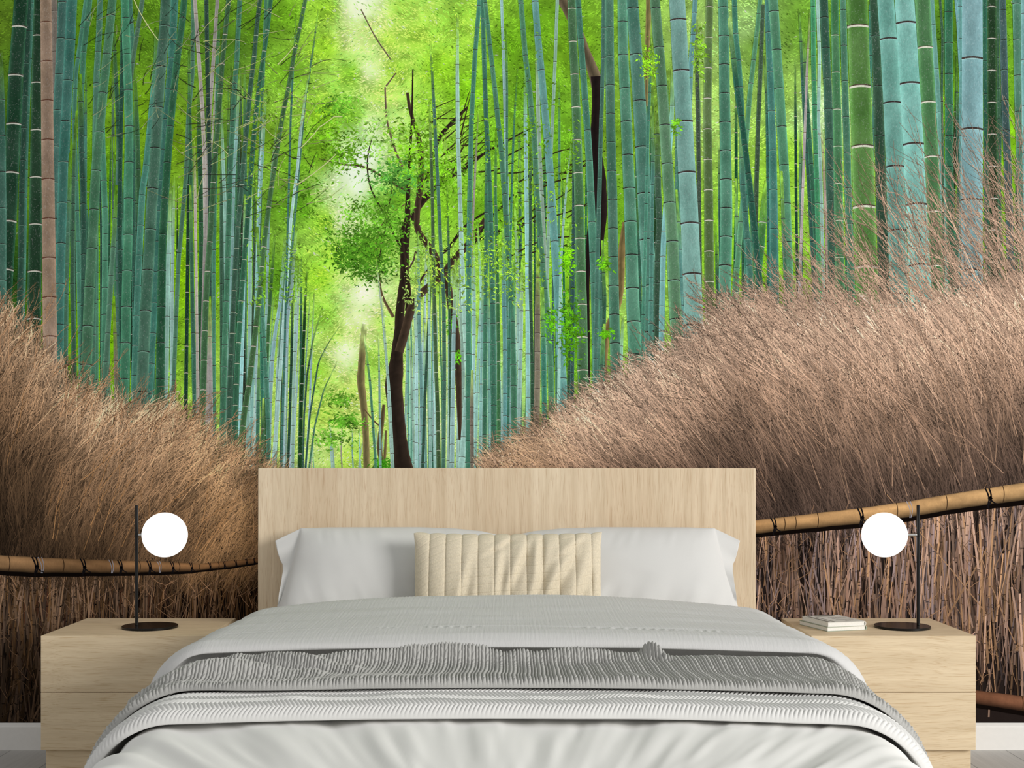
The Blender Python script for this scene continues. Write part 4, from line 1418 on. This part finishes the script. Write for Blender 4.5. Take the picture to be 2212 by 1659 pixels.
def build_bedding():
    white = fabric_mat('white_cotton', (236, 235, 231), 0.02, (1400, 1400, 1400), 0.10, 0.0004)
    grey = fabric_mat('grey_crinkle_cotton', (208, 207, 205), 0.03, (1200, 1200, 1200), 0.22, 0.0010, streak=(210, 5, 60))
    herr = fabric_mat('quilted_herringbone', (218, 217, 214), 0.03, (1200, 1200, 1200), 0.15, 0.0004)
    knit = fabric_mat('grey_wool_knit', (176, 175, 171), 0.10, (700, 700, 700), 0.35, 0.001)

    # white duvet over the foot of the bed
    a = np.linspace(-1.02, 1.02, 300)
    b = np.linspace(1.72, 4.27, 330)
    A, B = np.meshgrid(a, b)
    L2 = 2.03 + 0.12 * np.clip(np.abs(A) / 0.70, 0, 1.0) ** 3
    P = drape(A, B, 0.66, 0.47, 0.12, L2, 4.0)
    x0 = A / (1 + 0.95 * (B - 2.35))
    rip = fbm(x0 * 15 + 3, B * 1.8, 2, 2) - 0.5
    rip2 = fbm(x0 * 27, B * 2.6, 4, 2) - 0.5
    front = np.clip((2.62 - B) / 0.15, 0, 1)
    t = 0.030 + front * (0.017 * rip + 0.006 * rip2) - 0.004 * front
    t += 0.010 * front * np.exp(-((np.abs(A) - 0.70) / 0.05) ** 2) * np.exp(-((B - 2.10) / 0.06) ** 2)
    t = np.minimum(t, 0.0300 + 0.012 * np.clip((2.41 - B) / 0.05, 0, 1)) - 0.0125 * np.clip((B - 2.54) / 0.06, 0, 1)
    duvet = shell('white_duvet', white, P, t)
    tag(duvet, 'smooth white duvet covering the foot of the bed', 'duvet')

    # herringbone quilt, its folded edge lying across the duvet
    a = np.linspace(-1.05, 1.05, 1700)
    b = np.concatenate([np.linspace(2.435, 2.64, 190), np.linspace(2.65, 2.94, 40)])
    A, B = np.meshgrid(a, b)
    wav = 0.012 * (fbm(A * 5, 0 * A, 31, 2) - .5)
    P = drape(A, B + wav, 0.66, 0.506 - 0.012 * np.clip((B - 2.60) / 0.12, 0, 1), 0.170)
    q = B - 2.435
    t = 0.004 + 0.025 * edge_round(q, 0.055) * (0.86 + 0.28 * fbm(A * 7, B * 9, 33, 2))
    t += 0.006 * np.exp(-((q - 0.075) / 0.03) ** 2) * (fbm(A * 16, B * 6, 35, 2) - .45)
    # chevron ribs: the zigzag runs along the bed's width
    tw = (q + 0.008 * (fbm(A * 4, B * 4, 36, 2) - .5)) / 0.036 + 0.35
    zig = np.abs(np.mod(tw, 2.0) - 1.0)
    ph = (A + zig * 0.0165 + 0.004 * (fbm(A * 12, B * 12, 37, 2) - .5)) / 0.0088
    rib = np.abs(np.sin(PI * ph)) ** 0.7
    t += 0.0034 * (rib - 0.6) * edge_round(q, 0.02) - 0.0016 * np.exp(-((np.mod(tw + .5, 1.0) - .5) / 0.055) ** 2) * edge_round(q, 0.02)
    t = np.minimum(t, 0.0325 + 0.02 * np.clip((2.55 - B) / 0.04, 0, 1))
    t = np.maximum(t, 0.002)
    quilt = shell('herringbone_quilt', herr, P, t, lo=0.001)
    tag(quilt, 'pale grey quilt with herringbone stitching folded across the bed', 'quilt')

    # chunky knitted throw
    a = np.linspace(-1.09, 1.09, 1800)
    b = np.linspace(0.0, 1.0, 300)
    A, S = np.meshgrid(a, b)
    d0 = 2.572 + 0.010 * (fbm(A * 6, 0 * A, 41, 2) - .5) + 0.05 * np.exp(-((A + 0.72) / 0.14) ** 2) - 0.02 * np.clip((-A - .9) / .1, 0, 1)
    d1 = 2.955
    B = d0 + (d1 - d0) * S
    P = drape(A, B, 0.662, 0.5405 - 0.012 * np.clip((B - 2.60) / 0.12, 0, 1), 0.2045)
    q = (B - d0)
    qb = (d1 - B)
    body = np.minimum(edge_round(q, 0.02), edge_round(qb, 0.05))
    # soft folds pushed up towards the back
    def ridge(x0, y0, x1, y1, wdt, hgt):
        dx, dy = x1 - x0, y1 - y0
        L = dx * dx + dy * dy
        s_ = np.clip(((A - x0) * dx + (B - y0) * dy) / L, 0, 1)
        ds = np.hypot(A - x0 - s_ * dx, (B - y0 - s_ * dy))
        return hgt * np.exp(-(ds / wdt) ** 2) * np.sin(PI * np.clip(s_, 0.12, 0.88)) 
    f = ridge(-.80, 2.70, -.42, 2.71, .024, .040) + ridge(-.62, 2.86, -.34, 2.76, .022, .034) + ridge(-.46, 2.84, -.06, 2.87, .020, .024)
    f += ridge(-.22, 2.85, .02, 2.86, .024, .026) + ridge(0.04, 2.86, .28, 2.87, .022, .022) + ridge(.30, 2.925, .36, 2.84, .014, .034)
    f += ridge(.26, 2.80, .95, 2.82, .050, .020) + ridge(-.95, 2.80, -.60, 2.86, .035, .014)
    f -= 0.012 * np.exp(-((A + .52) / .10) ** 2 - ((B - 2.64) / .022) ** 2)
    f += 0.013 * np.exp(-((B - 2.865 - 0.015 * np.sin(A * 7)) / 0.045) ** 2)
    f = f * body + 0.010 * (fbm(A * 9, B * 7, 44, 2) - .5) * body
    lean = 0.35 * A * (B - 2.75)
    xx = A + lean * 0.25 + 0.0018 * np.sin(B * 22 + A * 5)
    per = 0.0315
    pp = np.mod(xx / per, 1.0)
    row = B / 0.0150
    bead = lambda g: np.sqrt(np.maximum(0, 1 - (2 * np.mod(g, 1) - 1) ** 2))
    # plait: two lobes leaning into each other; beside it two corded ribs
    u = pp / 0.58
    plait = np.where(pp < 0.58, np.sqrt(np.maximum(0, 1 - (2 * np.mod(u * 2, 1) - 1) ** 2)) *
                     (0.52 + 0.48 * bead(row + np.where(u < .5, 1, -1) * np.mod(u * 2, 1) * 0.75)), 0)
    v = (pp - 0.58) / 0.42
    cord = np.where(pp >= 0.58, np.abs(np.sin(2 * PI * v)) ** .8 * (0.66 + 0.34 * bead(row * 1.4 + np.floor(v * 2) * .5)), 0)
    st = 0.0095 * plait + 0.0088 * cord
    t = 0.003 + body * (0.010 + st) + f
    t = np.maximum(t, 0.002)
    o = shell('knitted_throw', knit, P, t, lo=0.001)
    tag(o, 'chunky grey cable knit throw bunched across the bed', 'blanket')

    # grey duvet turned back below the pillows
    a = np.linspace(-1.0, 1.0, 420)
    b = np.linspace(0, 1, 260)
    A, S = np.meshgrid(a, b)
    B = 2.995 + 0.008 * (fbm(A * 4, A * 0, 51, 2) - .5) + (3.845 - 2.995) * S
    P = drape(A, B, 0.716, 0.509, 0.092)
    q, qb = B - 2.995, 3.845 - B
    side = np.clip((np.abs(A) - 0.2) / 0.62, 0, 1) ** 2
    back = np.clip((B - 3.15) / .6, 0, 1)
    T = 0.077 + 0.012 * back - 0.004 * side - 0.030 * side * back
    gate = 0.051 * np.clip((0.95 - np.abs(A)) / .2, 0, 1)     # the turned edge hangs free of the throw
    c_ = np.clip((q - 0.15) / 0.05, 0, 1)
    roll = gate * (1 - c_ * c_ * (3 - 2 * c_))
    m_ = gate * (1 - np.clip(q / 0.12, 0, 1) ** 2 * (3 - 2 * np.clip(q / 0.12, 0, 1)))
    t = (m_ + (T - m_) * edge_round(q, 0.055)) * edge_round(qb, 0.055)
    env = np.minimum(edge_round(q, .05), edge_round(qb, .08))
    t += env * 0.016 * (fbm(A * 1.3 + .6 * B, B * 9 + A * .8, 53, 2) - .5)
    t += env * 0.003 * (fbm(A * 5, B * 14, 55, 2) - .5)
    # stitched tuck with little puckers a hand's width above the turned edge
    qq = (q - 0.150 - 0.006 * np.sin(A * 9)) / 0.012
    puck = np.mod(A * 36 + 1.5 * fbm(A * 10, A * 0, 57, 2), 1.0)
    sel = np.clip((fbm(A * 8, A * 0, 58, 2) - .40) * 6, 0, 1)
    t += 0.0060 * np.exp(-qq ** 2) * (puck ** 2 - .35) * sel - 0.0015 * np.exp(-((q - .165) / .007) ** 2)
    t += 0.0006 * np.sin(A * 2 * PI / 0.011 + 3 * fbm(A * 20, B * 10, 59, 2)) * env
    t = np.maximum(t, roll + 0.004)
    o = shell('grey_duvet', grey, P, t, lo=(roll + 0.001)[..., None])
    tag(o, 'crinkled grey duvet turned back in front of the pillows', 'duvet')
    return white


def sheet_pair(name, mat, Fr, Bk, parent=None):
    """closed cushion from a front and a back grid sharing their rim."""
    nr, nc = Fr.shape[:2]
    V = np.concatenate([Fr.reshape(-1, 3), Bk.reshape(-1, 3)])
    o = nr * nc
    q = [grid_quads(nr, nc), grid_quads(nr, nc, o, True)]
    idx = np.arange(o).reshape(nr, nc)
    loop = np.concatenate([idx[0, :], idx[1:, -1], idx[-1, -2::-1], idx[-2:0:-1, 0]])
    nx = np.roll(loop, -1)
    q.append(np.stack([nx, loop, loop + o, nx + o], -1))
    return link_mesh(name, np_mesh(name, V, np.concatenate(q)), mat, parent, smooth=True)


def build_pillow(mirror, mat, label, seed):
    D = 4.12
    X = lambda px: (px - VX) * D / F
    Z = lambda py: EYE - (py - VY) * D / F
    nb, nf, nr = 150, 26, 120
    v = np.linspace(0, 1, nr)                      # bottom to top
    seam_b = [(0, 600), (.12, 602), (.5, 622), (1, 640)]
    out = [(0, 588), (.08, 596), (.18, 601), (.30, 602), (.42, 604), (.55, 605), (.64, 602), (.70, 596), (.76, 593), (1, 583)]
    sx = np.interp(v, *zip(*seam_b))
    ox = np.interp(v, *zip(*out))
    rx = np.interp(v, [0, .5, .85, 1], [1086, 1092, 1092, 1084])
    zb, zt = 0.491, Z(1143)
    # body
    u = np.linspace(0, 1, nb)
    U_, V_ = np.meshgrid(u, v)
    px = sx[:, None] + (rx - sx)[:, None] * U_
    topy = np.interp(px[-1], [640, 700, 900, 980, 1040, 1092], [1144.5, 1142.5, 1142, 1145, 1151, 1163])
    zt_u = Z(topy)[None, :]
    Zb = zb + (zt_u - zb) * V_
    uu, vv = 2 * U_ - 1, 2 * V_ - 1
    bul = np.maximum(0, 1 - np.abs(uu) ** 3.2) ** .62 * np.maximum(0, 1 - np.abs(vv) ** 2.6) ** .55
    plane = 4.105 + (4.215 - 4.105) * V_
    xr = X(px)
    fold = 0.020 * (fbm((U_ * 9 + V_ * 2.2), V_ * 1.6, seed, 2) - .5) * np.exp(-(V_ / .42) ** 2)
    fold += 0.010 * (fbm((U_ * 16 + V_ * 3), V_ * 2, seed + 2, 2) - .5) * np.exp(-((1 - V_) / .16) ** 2)
    fold += 0.006 * (fbm(U_ * 5, V_ * 4, seed + 4, 2) - .5)
    fr = plane - 0.078 * bul - fold * np.minimum(1, bul * 3)
    bk = plane + 0.066 * bul
    # flange
    w = np.linspace(0, 1, nf)[:-1]
    W_, VF = np.meshgrid(w, v)
    fx = ox[:, None] + (sx - ox)[:, None] * W_
    zf = zb + (Z(1144.5) - zb) * VF - (1 - W_) * VF ** 2 * (Z(1144.5) - Z(1172))
    wave = 0.010 * np.sin(VF * 9 + seed) * (1 - W_) + 0.004 * np.sin(VF * 21) * (1 - W_)
    pl = 4.105 + 0.11 * VF + wave + 0.004
    FX = np.concatenate([X(fx), xr], 1)
    FZ = np.concatenate([zf, Zb], 1)
    FD = np.concatenate([pl - 0.0012, fr], 1)
    BD = np.concatenate([pl + 0.0012, bk], 1)
    # seam groove at the body edge
    s = -1 if mirror else 1
    FX = FX * s + (-0.0045 if mirror else 0.0)
    Fr = np.stack([FX, FD - DW, FZ], -1)
    Bk = np.stack([FX, BD - DW, FZ], -1)
    if mirror: Fr, Bk = Fr[:, ::-1], Bk[:, ::-1]
    o = sheet_pair('pillow', mat, Fr, Bk)
    tag(o, label, 'pillow', 'white pillows against the headboard')
    return o


def build_cushion():
    linen = fabric_mat('beige_linen', (214, 202, 178), 0.14, (500, 500, 90), 0.35, 0.0006)
    D = 4.0
    X = lambda px: (px - VX) * D / F
    nc, nr = 460, 220
    u, v = np.linspace(-1, 1, nc), np.linspace(0, 1, nr)
    U_, V_ = np.meshgrid(u, v)
    hw = np.interp(v, [0, .15, .5, .85, .97, 1], [.292, .296, .297, .299, .303, .304])
    x = U_ * hw[:, None] + X(1097)
    zt = 0.7745 - 0.0075 * np.sin(PI * (u * .5 + .5)) ** .6
    ch = (x + 0.305) / 0.0520
    scal = np.sqrt(np.maximum(0, 1 - (2 * np.mod(ch, 1) - 1) ** 2))
    z = 0.495 + (zt[None, :] + 0.0055 * (scal - .6) * np.exp(-((1 - V_) / .12) ** 2) - 0.495) * V_
    vv = 2 * V_ - 1
    bul = np.maximum(0, 1 - np.abs(U_) ** 4) ** .6 * np.maximum(0, 1 - np.abs(vv) ** 2.6) ** .6
    plane = 3.965 + 0.075 * V_
    h = 0.050 * bul + 0.0085 * (scal ** .8 - .6) * np.minimum(1, bul * 2.2)
    # curving cross stitches: level on the right, sweeping down on the left
    fz = z + 0.16 * np.exp(-(x + .30) / .10) * 0.55 - 0.02 * np.exp(-((x - .3) / .1) ** 2)
    g = np.mod(fz / 0.0255, 1.0)
    h -= 0.0016 * np.exp(-((g - .5) / .05) ** 2) * np.minimum(1, bul * 3)
    # dents that fall from upper right to lower left
    for (cx, cz, ang, ln, wd, am) in ((-.13, .60, 1.35, .10, .016, .010), (-.02, .62, 1.45, .11, .014, .010), (.04, .66, 1.15, .10, .016, .011), (.10, .60, 1.2, .10, .018, .012),
                                      (.105, .70, 1.5, .07, .012, .010), (.18, .64, 1.0, .12, .020, .014), (.20, .72, .6, .06, .012, .007), (.235, .58, 1.15, .09, .020, .012), (-.02, .73, .5, .06, .010, .006)):
        dx, dz = x - cx, z - cz
        al = dx * math.cos(ang) + dz * math.sin(ang)
        ac = -dx * math.sin(ang) + dz * math.cos(ang)
        h -= am * np.exp(-(al / ln) ** 2) * (np.exp(-(ac / wd) ** 2) - .6 * np.exp(-((ac - wd * 1.5) / wd) ** 2)) * np.minimum(1, bul * 2)
    h += 0.004 * (fbm(x * 22, z * 14, 63, 2) - .5) * bul
    Fr = np.stack([x, plane - 0.001 - h - DW, z], -1)
    Bk = np.stack([x, plane + 0.001 + 0.042 * bul - DW, z], -1)
    o = sheet_pair('lumbar_cushion', linen, Fr, Bk)
    tag(o, 'beige quilted lumbar cushion in front of the white pillows', 'cushion')


def build_bed():
    oak_v = oak_mat('oak_headboard', 'z', (224, 206, 178), (200, 173, 142), 1.7)
    oak_h = oak_mat('oak_bed_frame', 'x', seed=4.1)
    o = empty('bed', (-0.005, -2.2, 0))
    tag(o, 'pale oak double bed with a plain panel headboard', 'bed')
    y0, y1 = 4.30 - DW + 2.2, -0.004 + 2.2
    y1 = min(y1, 2.2 - 0.020)
    MB().box(-0.8568, 0.8568, y0, y1, 0.0, 0.981).build('headboard', oak_v, o, bevel=0.0045, seg=4)
    m = MB()
    m.box(-0.74, 0.74, 2.12 - DW + 2.2, y0 - 0.002, 0.06, 0.26)
    m.build('bed_frame', oak_h, o, bevel=0.003)
    MB().box(-0.70, 0.70, 2.12 - DW + 2.2, y0 - 0.004, 0.262, 0.440).build('mattress', plain_mat('mattress_ticking', (228, 226, 222), .95, spec=.1), o, bevel=0.06, seg=5)
    for sx in (-1, 1):
        for yy in (2.30 - DW + 2.2, y0 - 0.20):
            MB().box(sx * 0.62 - .03, sx * 0.62 + .03, yy - .03, yy + .03, 0, 0.059).build('leg', oak_h, o, bevel=0.002)
    return o


# ------------------------------------------------------------------ assemble
build_room()
mural = empty('forest_mural', (0, 0, 0))
tag(mural, 'wall mural of a green bamboo grove path behind the bed', 'mural')
build_mural(mural)

build_bed()
white = build_bedding()
pillowcase = fabric_mat('white_pillowcase', (210, 209, 206), 0.03, (1400, 1400, 1400), 0.12, 0.0004)
build_pillow(False, pillowcase, 'white pillow on the left, its flap by the left lamp', 71)
build_pillow(True, pillowcase, 'white pillow on the right, its flap nearer the books', 83)
build_cushion()

oak_f = oak_mat('oak_drawers', 'x', (224, 204, 171), (198, 170, 132), 0.3, bands=False)
oak_t = oak_mat('oak_carcass', 'x', (222, 201, 168), (196, 168, 130), 2.2, bands=False)
build_nightstand(-1.463, -0.946, 'pale oak two drawer nightstand holding only a globe lamp', (oak_f, oak_t), 0)
build_nightstand(0.948, 1.463, 'pale oak two drawer nightstand with two books and a globe lamp', (oak_f, oak_t), 1)

black = plain_mat('black_lacquer', (12, 11, 10), 0.30, spec=0.28, noise=0.1, nscale=300)
steel = plain_mat('brushed_steel', (196, 194, 190), 0.28, 1.0)
glass = glow_mat()
build_lamp(295.5, 324, 356, 'black pole lamp with white globe on the nightstand without books', black, steel, glass)
build_lamp(1983.5, 1949, 1910.5, 'black pole lamp with white globe on the nightstand beside two books', black, steel, glass)

pages = plain_mat('book_pages', (232, 230, 224), 0.9, spec=0.1, noise=0.05, nscale=400)
cov_a = plain_mat('grey_green_cover', (150, 160, 140), 0.5)
cov_b = plain_mat('pale_grey_cover', (214, 212, 204), 0.5)
inkm = plain_mat('cover_ink', (122, 119, 110), 0.6)
bx, by, _ = at(1787.3, 1364.2, 4.0045)
marks = [(0.03, 0.13, 0.02, 0.88), (0.20, 0.245, 0.02, 0.80), (0.16, 0.86, 0.90, 0.985), (0.30, 0.78, 0.80, 0.90)]
rl = np.random.default_rng(6)
for v0 in (0.60, 0.46, 0.30, 0.16):
    u = 0.46
    while u < 0.93:
        du = rl.uniform(0.018, 0.05)
        if v0 > .2 or u > .6: marks.append((u, u + du, v0, v0 + 0.055))
        u += du + 0.016
build_book((bx, by, 0.4588), math.radians(16.5), 0.140, 0.178, 0.0142, 'lower book of the pair, with a thin green edge line', cov_a, pages)
build_book((bx + 0.0022, by + 0.001, 0.4732), math.radians(15.2), 0.134, 0.172, 0.0145, 'upper book of the pair, pale cover printed with grey bands', cov_b, pages, (marks, inkm))

# ------------------------------------------------------------------ light: soft room daylight and a large window off to the right
wd = bpy.data.worlds.new('room_daylight')
SC.world = wd
wd.use_nodes = True
bg = wd.node_tree.nodes['Background']
bg.inputs['Color'].default_value = (1.0, 0.998, 0.992, 1)
bg.inputs['Strength'].default_value = 0.515


def area(name, loc, target, sx, sy, power, col=(1, 1, 1)):
    l = bpy.data.lights.new(name, 'AREA')
    l.shape = 'RECTANGLE'
    l.size, l.size_y = sx, sy
    l.energy = power
    l.color = col
    o = bpy.data.objects.new(name, l)
    COL.objects.link(o)
    o.location = loc
    o.rotation_euler = (Vector(target) - Vector(loc)).to_track_quat('-Z', 'Y').to_euler()
    return o


area('window_light', (7.6, -6.4, 3.0), (0.0, -0.6, 0.8), 3.6, 2.8, 760, (1.0, 0.985, 0.96))

cam = bpy.data.cameras.new('camera')
cam.sensor_fit = 'HORIZONTAL'
cam.sensor_width = 36.0
cam.lens = 36.0 * F / 2212
cam.shift_x = (1106 - VX) / 2212
cam.shift_y = (VY - 829.5) / 2212
cam.clip_start = 0.05
co = bpy.data.objects.new('camera', cam)
COL.objects.link(co)
co.location = (0, -DW, EYE)
co.rotation_euler = (PI / 2, 0, 0)
SC.camera = co

vs = SC.view_settings
vs.view_transform = 'Standard'
vs.look = 'None'
vs.exposure = 0.0
vs.gamma = 1.0
vs.use_curve_mapping = False
